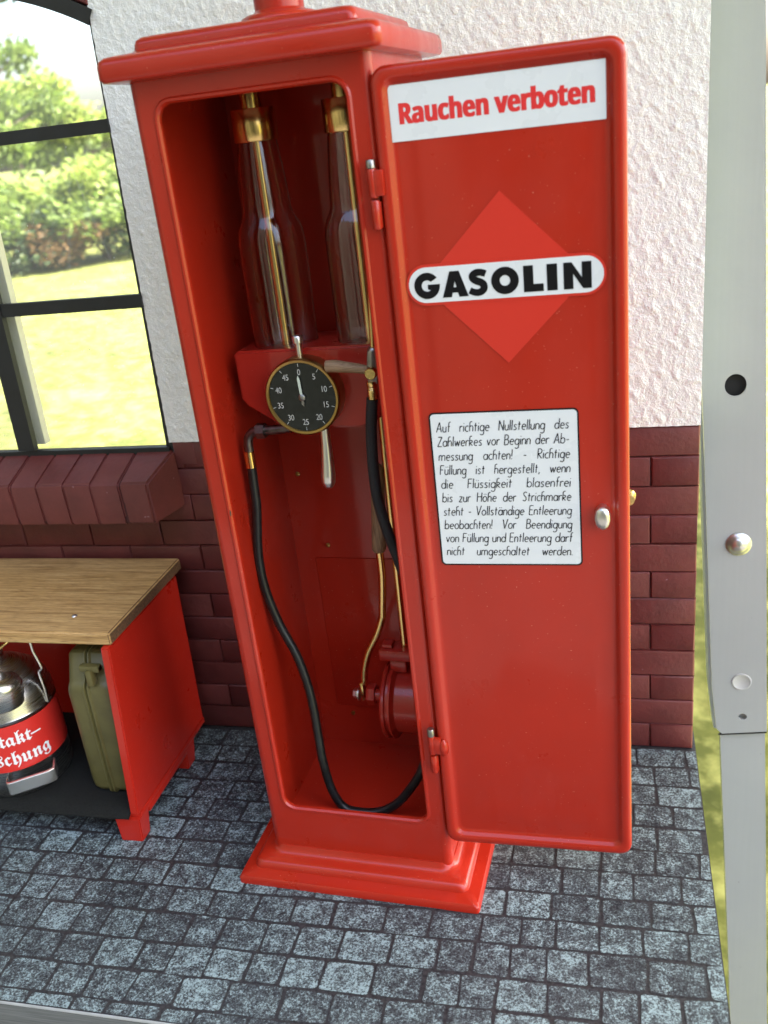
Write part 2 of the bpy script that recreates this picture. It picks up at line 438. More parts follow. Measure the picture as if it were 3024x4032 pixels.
def part(m, name, mat, parent): return m.build(name, mat, parent)
o_ = Vector((-.26, -.18, GZ))
def local_box(x0, x1, y0, y1, z0, z1, o=o_, **k):
    m = MB(); m.box(x0-o.x, x1-o.x, y0-o.y, y1-o.y, z0-o.z, z1-o.z, **k); return m
local_box(-.85, .3272, -.3801, .03, -.0045, -.0004, bev=.0008).build('board_edge', M['board_edge'], tb)
local_box(-.86, .3260, -.3790, .032, -.06, -.0050, bev=.002).build('table_top', M['greywood'], tb)
for x in (-.80, .25):
    for y in (-.34, -.02): local_box(x-.02, x+.02, y-.02, y+.02, GZ, -.0605).build('leg', M['greywood'], tb)

# ------------------------------------------------------------------ house wall with window
wall = empty('house_wall', 'miniature house wall of rough white plaster over dark red brick with an arched window', 'wall', (.0, .0, 0))
WR, ZB = .3243, .3546
def xedge(z): return -.1945+(z-.3505)*(.0077/.3885)
XC, ZC, RG = -.355, .4395, .342
def rough(x, z):
    p = Vector((x*105+z*34, z*80-x*20, 0))
    a = mnoise.fractal(p, .75, 2.1, 4); b = mnoise.noise(Vector((x*36, z*30, 4)))
    c = mnoise.noise(Vector((x*260, z*210, 9)))
    return .00048*a+.0004*b+.00050*c+.0011*max(0, mnoise.noise(Vector((x*170+z*70, z*120, 21))))
pm = MB()
def grid(fx, z0, z1, nx, nz, x1):
    vs = []
    for j in range(nz+1):
        for i in range(nx+1):
            t = j/nz; u = i/nx
            a, za = fx(t); x = a+(x1(t)-a)*u; z = za(u) if callable(za) else za
            d = rough(x, z); edge = min(1, min(i, nx-i)/3+.15)
            vs.append((x+mnoise.noise(Vector((z*150, 0, 3)))*.0008*(1 if i == 0 else 0)-(.0022 if i == 0 else 0), -.0016-d*edge, z))
    pm.add(vs, [[j*(nx+1)+i, j*(nx+1)+i+1, (j+1)*(nx+1)+i+1, (j+1)*(nx+1)+i] for j in range(nz) for i in range(nx)])
grid(lambda t: (xedge(ZB+t*(1.02-ZB)), ZB+t*(1.02-ZB)), 0, 1, 400, 520, lambda t: WR)
def arch_top(x, R): return ZC+sqrt(max(R*R-(x-XC)**2, 0))
grid(lambda t: (-.524, lambda u: (arch_top(-.524+(.3375)*u, .402))*(1-t)+1.02*t), 0, 1, 120, 60, lambda t: -.1865)
grid(lambda t: (-.85, ZB+t*(1.02-ZB)), 0, 1, 60, 120, lambda t: -.522)
pm.box(-.185, WR, .0012, .03, ZB, 1.02); pm.box(-.85, -.524, .0012, .03, ZB, 1.02)
pm.box(-.524, -.185, .0012, .03, .845, 1.02)
pm.box(WR-.0015, WR-.0002, -.0010, .0012, ZB, 1.02)
plast = pm.build('plaster', M['plaster'], wall)
# brickwork: carved rows
bk = MB(); rh = ZB/12; rnd = random.Random(11)
def brick_block(x0, x1, z0, z1, y=0, mi=0, gap=.0007, sl=.0009):
    j = lambda: rnd.uniform(-.0005, .0005); d = rnd.uniform(-.0007, .0004)+y
    ring = lambda ins, yy: [(x0+ins+j(), yy, z0+ins+j()), (x1-ins+j(), yy, z0+ins+j()), (x1-ins+j(), yy, z1-ins+j()), (x0+ins+j(), yy, z1-ins+j())]
    bk.loft([ring(gap*.3, d+.0028), ring(gap, d+.0010), ring(gap+sl*.55, d+.0001), ring(gap+sl*1.5, d-.0003)], mi, False, True, True)
for k in range(12):
    z0, z1 = k*rh, (k+1)*rh; x = .3243; first = True
    while x > -.85:
        wd = (.0430 if (k % 2 == 0) else .0850) if first else .085
        if k == 11 and x-wd < -.1945:
            if x > -.1945: brick_block(-.1945, x, z0, z1)
            brick_block(max(x-wd, -.85), min(x, -.1950), z0, .3422)
        else: brick_block(max(x-wd, -.85), x, z0, z1)
        x -= wd; first = False
bk.box(-.85, WR-.0006, .0022, .03, 0.0005, .3418, 1); bk.box(-.1930, WR-.0006, .0023, .0298, .3419, ZB-.0008, 1)
bk.build('brick_base', [M['brick'], M['mortar']], wall)
# brick lintel over the arch
bk = MB()
na = 12; amax = math.asin(.1684/.3545)
for i in range(na):
    a0, a1 = -amax+2*amax*i/na, -amax+2*amax*(i+1)/na
    q = lambda a, R, y: (min(XC+R*sin(a), -.1868), y, ZC+R*cos(a))
    e = .004
    bk.loft([[q(a0, .3545, .006), q(a1, .3545, .006), q(a1, .401, .006), q(a0, .401, .006)],
             [q(a0+e, .3555, -.001), q(a1-e, .3555, -.001), q(a1-e, .3995, -.001), q(a0+e, .3995, -.001)],
             [q(a0+.01, .357, -.003), q(a1-.01, .357, -.003), q(a1-.01, .398, -.003), q(a0+.01, .398, -.003)]], 0, False, True)
bk.build('brick_lintel', M['brick'], wall)
# sloping brick sill
sl = MB(); pitch = .0314; rnd = random.Random(5)
xs = [-.2055-pitch*i for i in range(11)]
for i, x1 in enumerate(xs):
    x0 = x1-pitch; g_ = .0001; dz = rnd.uniform(-.0004, .0004); last = (i == 0)
    a = lambda x, y, z: (x+rnd.uniform(-.0004, .0004), y+rnd.uniform(-.0004, .0004), z+dz*.6)
    xa, xb = x0+g_, x1-g_+(.0125 if last else 0)
    bb = bmesh.new()
    pts = [(-.048, .2830), (-.050, .3250), (-.0485, .3285), (.002, .3470), (.002, .2830)]
    rA = [bb.verts.new(a(xa, y, z)) for y, z in pts]
    rB = [bb.verts.new(a(xb - (.0115 if last and k in (0, 1, 2) else 0), y, z)) for k, (y, z) in enumerate(pts)]
    bb.faces.new(rA[::-1]); bb.faces.new(rB)
    for k in range(5): bb.faces.new([rA[k], rA[(k+1) % 5], rB[(k+1) % 5], rB[k]])
    bmesh.ops.bevel(bb, geom=bb.edges[:], offset=.0024 if last else .0016, segments=2, affect='EDGES')
    bb.verts.index_update(); sl.add([v.co for v in bb.verts], [[v.index for v in f.verts] for f in bb.faces]); bb.free()
sl.box(-.545, -.2065, -.0465, .002, .2845, .3262, 1)
sl.build('brick_sill', [M['brick'], M['mortar']], wall)
# rough brick edge between sill end and plaster
bk = MB(); brick_block(-.1945, -.1700, .3290, .3560, -.0012); bk.build('corner_brick', M['brick'], wall)
# window
win = MB()
def arc(R, n, a0, a1, y): return [(XC+R*sin(a0+(a1-a0)*i/n), y, ZC+R*cos(a0+(a1-a0)*i/n)) for i in range(n+1)]
am = math.asin(.168/.348)
A1, A2 = arc(.3415, 40, -am, am, -.004), arc(.3545, 40, -am, am, -.004)
A3, A4 = arc(.3415, 40, -am, am, .010), arc(.3545, 40, -am, am, .010)
for i in range(40):
    win.add([A1[i], A1[i+1], A2[i+1], A2[i], A3[i], A3[i+1], A4[i+1], A4[i]], [[0,1,2,3], [4,5,1,0], [3,2,6,7], [5,4,7,6]], 0, False)
def slantbox(x0a, x1a, z0, x0b, x1b, z1, y0, y1, mi=0):
    win.add([(x0a,y0,z0), (x1a,y0,z0), (x1b,y0,z1), (x0b,y0,z1), (x0a,y1,z0), (x1a,y1,z0), (x1b,y1,z1), (x0b,y1,z1)],
            [[0,1,2,3], [5,4,7,6], [0,3,7,4], [1,5,6,2], [3,2,6,7], [0,4,5,1]], mi, False)
slantbox(xedge(.345)-.0072, xedge(.345)+.004, .345, xedge(.742)-.0045, xedge(.742)+.004, .742, .0006, .010)
slantbox(-.524, -.518, .345, -.524, -.518, .742, -.0008, .010)
win.box(-.518, xedge(.35)-.003, -.003, .0028, .3425, .3500); 
for z0, z1 in ((.652, .6634), (.4938, .5066)):
    win.box(-.352, xedge(z0)-.002, -.004, .002, z0, z1); win.box(-.518, -.3735, -.004, .002, z0, z1)
frame_o = win.build('window', M['black_metal'], wall)
mm = MB(); slb = lambda m_, x0a, x1a, z0, x0b, x1b, z1, y0, y1: m_.add([(x0a,y0,z0), (x1a,y0,z0), (x1b,y0,z1), (x0b,y0,z1), (x0a,y1,z0), (x1a,y1,z0), (x1b,y1,z1), (x0b,y1,z1)],
            [[0,1,2,3], [5,4,7,6], [0,3,7,4], [1,5,6,2], [3,2,6,7], [0,4,5,1]], 0, False)
slb(mm, -.3725, -.3530, .3515, -.3640, -.3445, .780, -.0055, .002)
mm.build('mullion', M['black_metal'], frame_o)
mm = MB(); slb(mm, -.374, -.3530, .3515, -.3655, -.3445, .778, .016, .026)
mm.build('rear_bar', M['grey_bar'], frame_o)
mm = MB()
loop = [(-.520, .346), (xedge(.346), .346), (xedge(.742), .742)]+[(p[0], p[2]) for p in arc(.346, 40, am, -am, 0)]
mm.mesh_in(flat([loop], .001), face(0, .004, 0)); mm.build('pane', M['pane'], frame_o)

# ------------------------------------------------------------------ fuel pump
GX, GY, GYAW = .0205, -.2105, radians(-2.7076)
pump = empty('fuel_pump', 'open red miniature petrol pump cabinet with its white-signed door swung wide', 'petrol pump', (GX, GY, 0), GYAW)
RED = M['red']
def ring_at(x0, x1, z0, z1, r, y, n=6): return [(x, y, z) for x, z in rrect(x0, x1, z0, z1, r, n)]
def hring(x0, x1, y0, y1, r, z, n=6): return [(x, y, z) for x, y in rrect(x0, x1, y0, y1, r, n)]
OL, OR, OB, OT = -.0655, .0668, .0716, .6603
ZT = .6765
b = MB()
# outer skin: vertical rounded-rectangle shell without its flat front
rr_ = .007; pl_ = rrect(-.085, .085, 0, .150, rr_, 6)
# drop the front edge: polyline starts at the front right corner and ends at the front left one
b.loft([[(x, y, z) for x, y in pl_] for z in (.021, ZT)], 0, False, False, True, closed=False)
fl, fr_ = -.085+rr_, .085-rr_
b.loft([ring_at(fl, fr_, .021, ZT, .0002, 0), ring_at(OL-.004, OR+.004, OB-.004, OT+.004, .014, 0),
        ring_at(OL-.0028, OR+.0028, OB-.0028, OT+.0028, .0128, -.0012), ring_at(OL-.0012, OR+.0012, OB-.0012, OT+.0012, .0112, -.0012),
        ring_at(OL, OR, OB, OT, .010, .0005), ring_at(OL, OR, OB, OT, .010, .0035), ring_at(-.0822, .0822, .0352, .672, .0005, .0036),
        ring_at(-.0822, .0822, .0352, .672, .0005, .1475)], 0, False, True, True)
b.add([(-.084, .001, ZT-.0005), (.084, .001, ZT-.0005), (.084, .149, ZT-.0005), (-.084, .149, ZT-.0005)], [[0,1,2,3]])
body = b.build('cabinet_body', RED, pump)
body.data.set_sharp_from_angle(angle=radians(32))
# chip in the paint
m = MB(); m.mesh_in(flat([[(0, 0), (.0011, .001), (.0013, .004), (.0007, .0055), (0, .003)]]), face(-.0668, -.00125, .3605)); m.build('paint_chip', M['dark_steel'], body)
# plinth
m = MB(); P = [(.0278, 0), (.0278, .0055), (.0262, .0080), (.0190, .0095), (.0165, .0100), (.0160, .0125), (.0145, .0158), (.0120, .0172), (.0075, .0182), (.0040, .0195), (.0022, .0220), (.0008, .0265), (-.003, .0268)]
m.loft([hring(-.085-o, .085+o, -o, .150+o, max(.0035+.4*(.0278-o), .002), z) for o, z in P], 0, True, False); m.build('plinth', RED, pump)
# cap
m = MB(); P = [(-.020, .6757), (-.006, .6757), (.0078, .6757), (.0108, .6763), (.0122, .6785), (.0122, .6858), (.0112, .6892), (.0085, .6912), (.003, .6922), (-.0055, .6934), (-.0072, .6945), (-.0076, .6975), (-.0085, .7002), (-.0110, .7020), (-.0150, .7026), (-.030, .7030)]
m.loft([hring(-.085-o, .085+o, -.0047-o, .1547+o, .0045+(o+.03)*.05, z, 5) for o, z in P], 0, True, True); m.build('cap', RED, pump)
m = MB(); m.lathe([(.0285, .7028), (.0285, .7055), (.0270, .7085), (.0235, .7100), (.0190, .7106), (.0172, .7125), (.0170, .86), (.0150, .862)], (.0052, .068, 0), 'z', 48, 0, True, True); m.build('lamp_post', RED, pump)
# back access panel and screws
m = MB(); m.box(-.0625, .05, .1462, .1474, .0808, .2520, bev=.0008); m.build('access_panel', RED, pump)
for u, z in ((-.0478, .2654), (-.0466, .0716), (-.068, .339)):
    m = MB(); m.lathe([(.0022, 0), (.0022, -.0012), (.0010, -.0018)], (u, .1474, z), 'y', 14, 0, False, True); m.build('screw', M['old_brass'], pump)

# measuring glasses
def bottle(u, v):
    m = MB()
    outer = [(.0150, .631), (.0160, .624), (.0178, .604), (.0190, .588), (.0193, .582), (.0197, .5785), (.0212, .5748), (.0240, .5700), (.0258, .5645), (.0266, .557), (.0267, .540), (.0265, .50), (.0262, .474)]
    inner = [(r-.0012, z) for r, z in outer][::-1]
    m.lathe(outer+[(outer[-1][0]-.0004, .4735)]+inner, (u, v, 0), 'z', 48)
    gl = m.build('measuring_glass', M['glass'], pump)
    m = MB(); m.lathe([(.0105, .6535), (.0165, .6535), (.0169, .653), (.0169, .6315), (.0162, .6305), (.010, .6305)], (u, v, 0), 'z', 48, 0, True, True); m.build('collar', M['brass'], gl)
    m = MB(); m.lathe([(.0085, .6536), (.0085, .672)], (u, v, 0), 'z', 32); m.build('neck', M['brass'], gl)
    m = MB(); m.lathe([(.0042, .640), (.0042, .474)], (u, v, 0), 'z', 24); m.build('inner_tube', M['brass'], gl)
bottle(-.0352, .09); bottle(.0370, .09)

# gauge plate (casting) with its dark top bore
m = MB(); pts = [(-.0705, .4745), (-.0665, .4775), (.0665, .4785), (.0715, .4745), (.0708, .4378), (.066, .431), (.039, .4150), (.030, .4118), (-.0300, .4118), (-.038, .4150), (-.0655, .4320), (-.0700, .438)]
bb = bmesh.new(); A = [bb.verts.new((x, .060, z)) for x, z in pts]; B = [bb.verts.new((x, .120, z)) for x, z in pts]
bb.faces.new(A); bb.faces.new(B[::-1])
for i in range(len(pts)): j = (i+1) % len(pts); bb.faces.new([A[j], A[i], B[i], B[j]])
bmesh.ops.bevel(bb, geom=[e for e in bb.edges if all(abs(v.co.y-.06) < 1e-6 for v in e.verts)], offset=.002, segments=3, affect='EDGES')
bb.verts.index_update(); m.add([v.co for v in bb.verts], [[v.index for v in f.verts] for f in bb.faces]); bb.free()
m.build('gauge_bracket', M['red_casting'], pump)
# gauge
gu, gv, gz = -.0105, .045, .4425
m = MB(); m.lathe([(.0275, .0012), (.0280, -.0004), (.0298, -.0008), (.0310, .0006), (.0312, .003), (.0308, .0155)], (gu, gv, gz), 'y', 72, 0); gauge = m.build('gauge', M['old_brass'], pump)
m = MB(); m.lathe([(.0276, .0008), (.0001, .0008)], (gu, gv, gz), 'y', 64, 0)
tilt = radians(3)
def num(s_, ang, R):
    me = text(s_, .0068, 0, 0, .94); x0, x1, y0, y1 = bounds(me); cx, cy = (x0+x1)/2, (y0+y1)/2
    x, z = gu+R*sin(ang), gz+R*cos(ang)
    m.mesh_in(me, face(x-cx*.84, gv+.0004, z-cy, .84, 1), 1)
for i in range(10):
    a = i*2*pi/10+tilt*.0
    num(str(i*5), a, .0202)
    ca, sa = cos(a), sin(a); t0, t1, hw = .0245, .0272, .00022
    m.add([(gu+sa*t0-ca*hw, gv+.0004, gz+ca*t0+sa*hw), (gu+sa*t0+ca*hw, gv+.0004, gz+ca*t0-sa*hw), (gu+sa*t1+ca*hw, gv+.0004, gz+ca*t1-sa*hw), (gu+sa*t1-ca*hw, gv+.0004, gz+ca*t1+sa*hw)], [[0,1,2,3]], 1, False)
m.build('dial', [M['dial'], M['numeral']], gauge)
m = MB(); pa = radians(-3)
sp = [(-.0009, 0), (-.0011, .010), (-.0010, .0155), (0, .0178), (.0010, .0155), (.0011, .010), (.0009, 0)]
tl = [(-.0009, 0), (.0009, 0), (.0012, -.0045), (.0005, -.0072), (-.0009, -.0055)]
R2 = lambda L: [(x*cos(pa)+y*sin(pa), -x*sin(pa)+y*cos(pa)) for x, y in L]
m.mesh_in(flat([R2(sp)], .0002), face(gu, gv-.0006, gz), 0); m.mesh_in(flat([R2(tl)], .0002), face(gu, gv-.0006, gz), 1)
m.lathe([(.0027, .0008), (.0027, -.0010), (.0016, -.0018), (.0001, -.0020)], (gu, gv, gz), 'y', 20, 1)
m.build('pointer', [M['pointer'], M['steel']], gauge)
m = MB(); m.lathe([(.0026, .4722), (.0026, .4838), (.0042, .4840), (.0044, .4882), (.0036, .4895)], (-.0110, .054, 0), 'z', 12, 0, True, True); m.build('winder', M['bright_steel'], gauge)
# polished lever hanging under the gauge
m = MB(); m.tube([(.0008, .055, .414), (.0003, .055, .40), (-.0004, .0545, .385), (-.0012, .054, .374), (-.0017, .054, .3685), (-.0019, .054, .3650), (-.002, .054, .3628), (-.002, .054, .3618)], [.0037, .0042, .0052, .0060, .0058, .0046, .0028, .0006], 20); m.build('lever', M['bright_steel'], pump)
# elbow, nut, ferrule, left hose
m = MB(); m.tube([(-.030, .060, .4130), (-.045, .060, .4115), (-.060, .060, .4110), (-.0665, .060, .4085), (-.0700, .060, .4030), (-.0708, .060, .3935)], .0040, 16); el = m.build('elbow_pipe', M['dark_steel'], pump)
m = MB(); m.lathe([(.0066, -.0605), (.0066, -.0530)], (0, .060, .4108), 'x', 6, 0, True, True); m.build('nut', M['dark_steel'], el)
m = MB(); m.lathe([(.0040, .3935), (.0046, .3930), (.0046, .3790), (.0038, .3785)], (-.0712, .060, 0), 'z', 24, 0, True, True); m.build('ferrule', M['brass'], el)
m = MB(); m.tube([(-.0712, .060, .3795), (-.0720, .060, .3600), (-.0730, .060, .3415), (-.0788, .0595, .2976), (-.0778, .059, .2642), (-.0695, .058, .2290), (-.0570, .056, .1985), (-.0495, .053, .1705), (-.0455, .049, .1465), (-.0430, .0445, .1165), (-.0410, .041, .0935), (-.0365, .040, .0627), (-.0265, .039, .0425), (-.010, .038, .0395), (.0092, .039, .0412), (.0269, .040, .0522), (.0421, .040, .0717), (.0561, .040, .0973), (.068, .042, .14), (.0725, .045, .21), (.066, .048, .27), (.0545, .050, .2890), (.0508, .050, .3040), (.0455, .050, .3239), (.0404, .050, .351), (.0394, .050, .3797), (.0415, .049, .4117), (.0462, .046, .437), (.0474, .045, .4405)], .0041, 18)
hose = m.build('hose', M['rubber'], pump)
m = MB(); m.tube([(.060, .0478, .280), (.0545, .050, .2890), (.0508, .050, .3040), (.0455, .050, .3239), (.0404, .050, .351), (.0394, .050, .3797), (.0415, .049, .4117), (.0466, .0455, .4400)], .0045, 18); m.build('braided_sleeve', M['braid'], hose)
# valve on the right
m = MB(); m.lathe([(.0040, .4400), (.0041, .4470), (.0037, .4475), (.0041, .4482), (.0037, .4490), (.0041, .4497), (.0041, .4535)], (.0478, .045, 0), 'z', 24, 0, True, True); fer = m.build('ferrule', M['brass'], pump)
m = MB(); m.tube([(.0490, .047, .4525), (.0498, .047, .4610), (.0506, .047, .4700), (.0512, .047, .4765), (.0514, .047, .4795)], [.0046, .0055, .0052, .0046, .0030], 8); valve = m.build('valve', M['steel'], pump)
m = MB(); m.lathe([(.0046, .0), (.0046, -.006), (.0040, -.0068)], (.0497, .044, .4612), 'y', 24, 0, False, True); m.build('knob', M['brass'], valve)
m = MB(); m.tube([(.0135, .0440, .4668), (.0200, .0440, .4668), (.0300, .0440, .4655), (.0400, .0440, .4640), (.0460, .0440, .4628)], [.0046, .0048, .0042, .0036, .0031], 18); m.build('wooden_handle', M['grip'], valve)
m = MB(); m.tube([(.0514, .047, .4790), (.0545, .047, .53), (.0575, .050, .60), (.058, .060, .668)], .0022, 12); m.build('rising_pipe', M['brass'], valve)
# hand pump
m = MB(); m.lathe([(.0085, .0105), (.0300, .0105), (.0372, .0125), (.0380, .0140), (.0372, .0158), (.0345, .0165), (.0345, .0190), (.0372, .0195), (.0376, .0215), (.0340, .0228), (.0318, .0245), (.0318, .078)], (0, .100, .127), 'x', 48, 0, True, True)
m.lathe([(.0062, -.0010), (.0062, .0110)], (0, .100, .129), 'x', 24)
m.box(.0095, .040, .090, .110, .1740, .1850, bev=.0015); m.box(.018, .034, .093, .107, .1600, .1745, bev=.002)
m.box(-.078+.09, .022, .094, .106, .1850, .1895, bev=.001)
hp = m.build('hand_pump', M['red_casting'], pump)
m = MB(); m.lathe([(.0100, -.0092), (.0105, -.0085), (.0105, -.0020), (.0100, -.0012)], (0, .100, .1297), 'x', 6, 0, True, True); m.build('hex_nut', M['red_casting'], hp)
m = MB(); m.lathe([(.0045, -.0238), (.0050, -.0232), (.0050, -.0190)], (0, .100, .1296), 'x', 6, 0, True, True); m.lathe([(.0070, -.0186), (.0070, -.0175)], (0, .100, .1296), 'x', 24, 0, True, True); m.build('bolt', M['bright_steel'], hp)
m = MB(); m.tube([(.0193, .1, .2860), (.0190, .1, .2573), (.0150, .1, .2210), (.0140, .1, .2150), (.0073, .1, .1977), (-.0043, .1, .1754), (-.0102, .1, .1560), (-.0118, .1, .145), (-.0130, .1, .1410)], .0036, 18)
m.box(-.0158, -.0122, .0955, .1045, .1245, .1440, bev=.001); crank = m.build('crank', M['brass'], hp)
m = MB(); m.tube([(.0193, .1, .2830), (.0194, .1, .2870), (.0210, .1, .30), (.0225, .1, .32), (.0245, .1, .345), (.0255, .1, .362), (.0258, .1, .366)], [.0050, .0064, .0068, .0062, .0060, .0056, .003], 20); m.build('wooden_grip', M['grip_v'], hp)
m = MB(); m.tube([(.0352, .1, .4120), (.0338, .1, .3057), (.0325, .1, .1845)], .0031, 16); m.build('supply_pipe', M['brass'], hp)

# door
HX, HY, DA = .086, -.004, radians(2.5445)
D0, D1, DZ0, DZ1 = -.0018, .1530, .0543, .6658
b = MB(); TH = .0105
b.loft([ring_at(D0+.004, D1-.004, DZ0+.004, DZ1-.004, .006, TH), ring_at(D0+.001, D1-.001, DZ0+.001, DZ1-.001, .0090, TH-.0008), ring_at(D0, D1, DZ0, DZ1, .0100, TH-.003), ring_at(D0, D1, DZ0, DZ1, .0100, .0035),
        ring_at(D0+.0006, D1-.0006, DZ0+.0006, DZ1-.0006, .0094, .0014), ring_at(D0+.0024, D1-.0024, DZ0+.0024, DZ1-.0024, .0085, .0002), ring_at(D0+.0045, D1-.0045, DZ0+.0045, DZ1-.0045, .0080, 0),
        ring_at(D0+.0068, D1-.0068, DZ0+.0068, DZ1-.0068, .0075, .0002), ring_at(D0+.0084, D1-.0084, DZ0+.0084, DZ1-.0084, .0070, .0012), ring_at(D0+.0096, D1-.0096, DZ0+.0096, DZ1-.0096, .0066, .0034),
        ring_at(D0+.0110, D1-.0110, DZ0+.0110, DZ1-.0110, .0062, .0044), ring_at(D0+.0135, D1-.0135, DZ0+.0135, DZ1-.0135, .0060, .0046), ring_at(D0+.0235, D1-.0235, DZ0+.0235, DZ1-.0235, .0080, .0043), ring_at(D0+.0255, D1-.0255, DZ0+.0255, DZ1-.0255, .0080, .0041)], 0, True, True, True)
door = b.build('door', RED, pump, (HX, HY, 0)); door.rotation_euler = (0, 0, DA)
door.data.set_sharp_from_angle(angle=radians(60))
SV = .0041   # recessed panel plane in door coordinates
def plate(x0, x1, z0, z1, r, th, y=SV, n=5): return flat([rrect(x0, x1, z0, z1, r, n)], th/2)
# no smoking sign
m = MB(); m.mesh_in(plate(.0086, .1409, .6210, .6540, .0003, .0003), face(0, SV-.0003, 0), 0)
SB = lambda s_: ''.join(chr(0x1D5EE+ord(c)-97) if c.islower() else chr(0x1D5D4+ord(c)-65) if c.isupper() else c for c in s_)
me = text(SB('Rauchen')+' '+SB('verboten'), 1, .012, 0, .98); x0, x1, y0, y1 = bounds(me)
capr = text(SB('R'), 1, .012); _, _, c0, c1 = bounds(capr)
sz = .0122/(c1-c0); sx = (.1342-.0148)/(x1-x0)
for q in (-.00045, .0, .00045): m.mesh_in(me, face(.0148-x0*sx+q, SV-.00055-q*.06, .6312, sx, sz), 1)
m.build('no_smoking_sign', [M['sticker_white'], M['print_red']], door)
# diamond emblem with the word on a white bar
m = MB(); cz = .5303; cx = .0743
m.mesh_in(flat([[(cx, cz-.0557), (cx+.0550, cz), (cx, cz+.0557), (cx-.0550, cz)]], .00012), face(0, SV-.0003, 0), 0)
pill = lambda h, l: [(cx+(l-h)*(1 if abs(i) < 0 else 0)*0+((l-h) if cos(radians(a)) >= 0 else -(l-h))+h*cos(radians(a)), cz+h*sin(radians(a))) for i, a in enumerate([-90+180*k/16 for k in range(17)]+[90+180*k/16 for k in range(17)])]
def pill(h, l):
    out = []
    for k in range(17): a = radians(-90+180*k/16); out.append((cx+(l-h)+h*cos(a), cz+h*sin(a)))
    for k in range(17): a = radians(90+180*k/16); out.append((cx-(l-h)+h*cos(a), cz+h*sin(a)))
    return out
m.mesh_in(flat([pill(.0136, .0655)], .00012), face(0, SV-.0006, 0), 0)
m.mesh_in(flat([pill(.0117, .0638)], .00012), face(0, SV-.0009, 0), 1)
def circ(r1, r2, a0, a1, n): return [(r1*cos(radians(a0+(a1-a0)*k/n)), r2*sin(radians(a0+(a1-a0)*k/n))) for k in range(n+1)]
G_ = circ(91, 93, 33, 338, 40)+[(92, 6), (4, 6), (4, -26), (34, -27)]+circ(37, 40, 318, 38, 28)
G_ = circ(91, 93, 36, 352, 40)+[(92, 8), (6, 8), (6, -26), (35, -26)]+circ(38, 40, 322, 42, 26)
A_ = [(-92, -91), (-33, 91), (33, 91), (92, -91), (26, -91), (18, -60), (-20, -60), (-28, -91)]
A_h = [(-10, -22), (10, -22), (0, 22)]
O_ = circ(95, 95, 0, 354, 60); O_h = circ(36, 37, 0, 350, 36)
L_ = [(-67, -91), (68, -91), (68, -38), (0, -38), (0, 91), (-67, 91)]
I_ = [(-35, -91), (35, -91), (35, 91), (-35, 91)]
N_ = [(-93, -91), (-29, -91), (-29, 12), (36, -91), (93, -91), (93, 91), (29, 91), (29, -14), (-38, 91), (-93, 91)]
def ribbon(pts, wd):
    P = [Vector(p) for p in pts]; Q = []
    for i in range(len(P)-1):
        p0, p1, p2, p3 = P[max(i-1,0)], P[i], P[i+1], P[min(i+2, len(P)-1)]
        for j in range(5):
            t = j/5; Q.append(.5*((2*p1)+(p2-p0)*t+(2*p0-5*p1+4*p2-p3)*t*t+(3*p1-p0-3*p2+p3)*t**3))
    Q.append(P[-1]); L = []; R = []
    for i, q in enumerate(Q):
        d = (Q[min(i+1, len(Q)-1)]-Q[max(i-1, 0)]).normalized(); nn = Vector((-d.y, d.x)); h = wd[0]+(wd[1]-wd[0])*sin(pi*i/(len(Q)-1)); h /= 2
        L.append(tuple(q+nn*h)); R.append(tuple(q-nn*h))
    return L+R[::-1]
S_ = ribbon([(54, 57), (28, 67), (-6, 69), (-33, 55), (-36, 33), (-14, 13), (16, 0), (37, -20), (35, -50), (8, -69), (-28, -68), (-62, -52)], (46, 52))
k = (.1304-.0142)/1222; x_start = .0142
for loops, x0, x1 in (([G_], 140, 322), ([A_, A_h], 338, 520), ([S_], 524, 662), ([O_, O_h], 685, 872), ([L_], 905, 1040), ([I_], 1064, 1134), ([N_], 1175, 1362)):
    xm = x_start+((x0+x1)/2-140)*k
    m.mesh_in(flat([[(px*k, py*k*.98) for px, py in L] for L in loops], .00005), face(xm, SV-.0012, cz-.0004), 2)
m.build('emblem', [M['sticker_red'], M['sticker_white'], M['print_black']], door)
# instruction plate
m = MB()
m.mesh_in(plate(.0154, .1197, .3212, .4412, .0035, .0003), face(0, SV-.0003, 0), 1)
m.mesh_in(plate(.0165, .1186, .3224, .4401, .0028, .0001), face(0, SV-.0006, 0), 0)
lines = ["Auf richtige Nullstellung des", "Zahlwerkes vor Beginn der Ab-", "messung achten! - Richtige", "F\u00fcllung ist hergestellt, wenn", "die Fl\u00fcssigkeit blasenfrei",
         "bis zur H\u00f6he der Strichmarke", "steht - Vollst\u00e4ndige Entleerung", "beobachten! Vor Beendigung", "von F\u00fcllung und Entleerung darf", "nicht umgeschaltet werden."]
TX0, TX1 = .0202, .1134
def el(cx, cy, rx, ry, a0, a1, n=12): return [(cx+rx*cos(radians(a0+(a1-a0)*k/n)), cy+ry*sin(radians(a0+(a1-a0)*k/n))) for k in range(n+1)]
B_ = lambda: el(.3, .5, .3, .5, 40, 400, 16)
HK = lambda x: [(x, .72)]+el(x+.25, .62, .25, .38, 165, 0, 8)+[(x+.5, 0)]
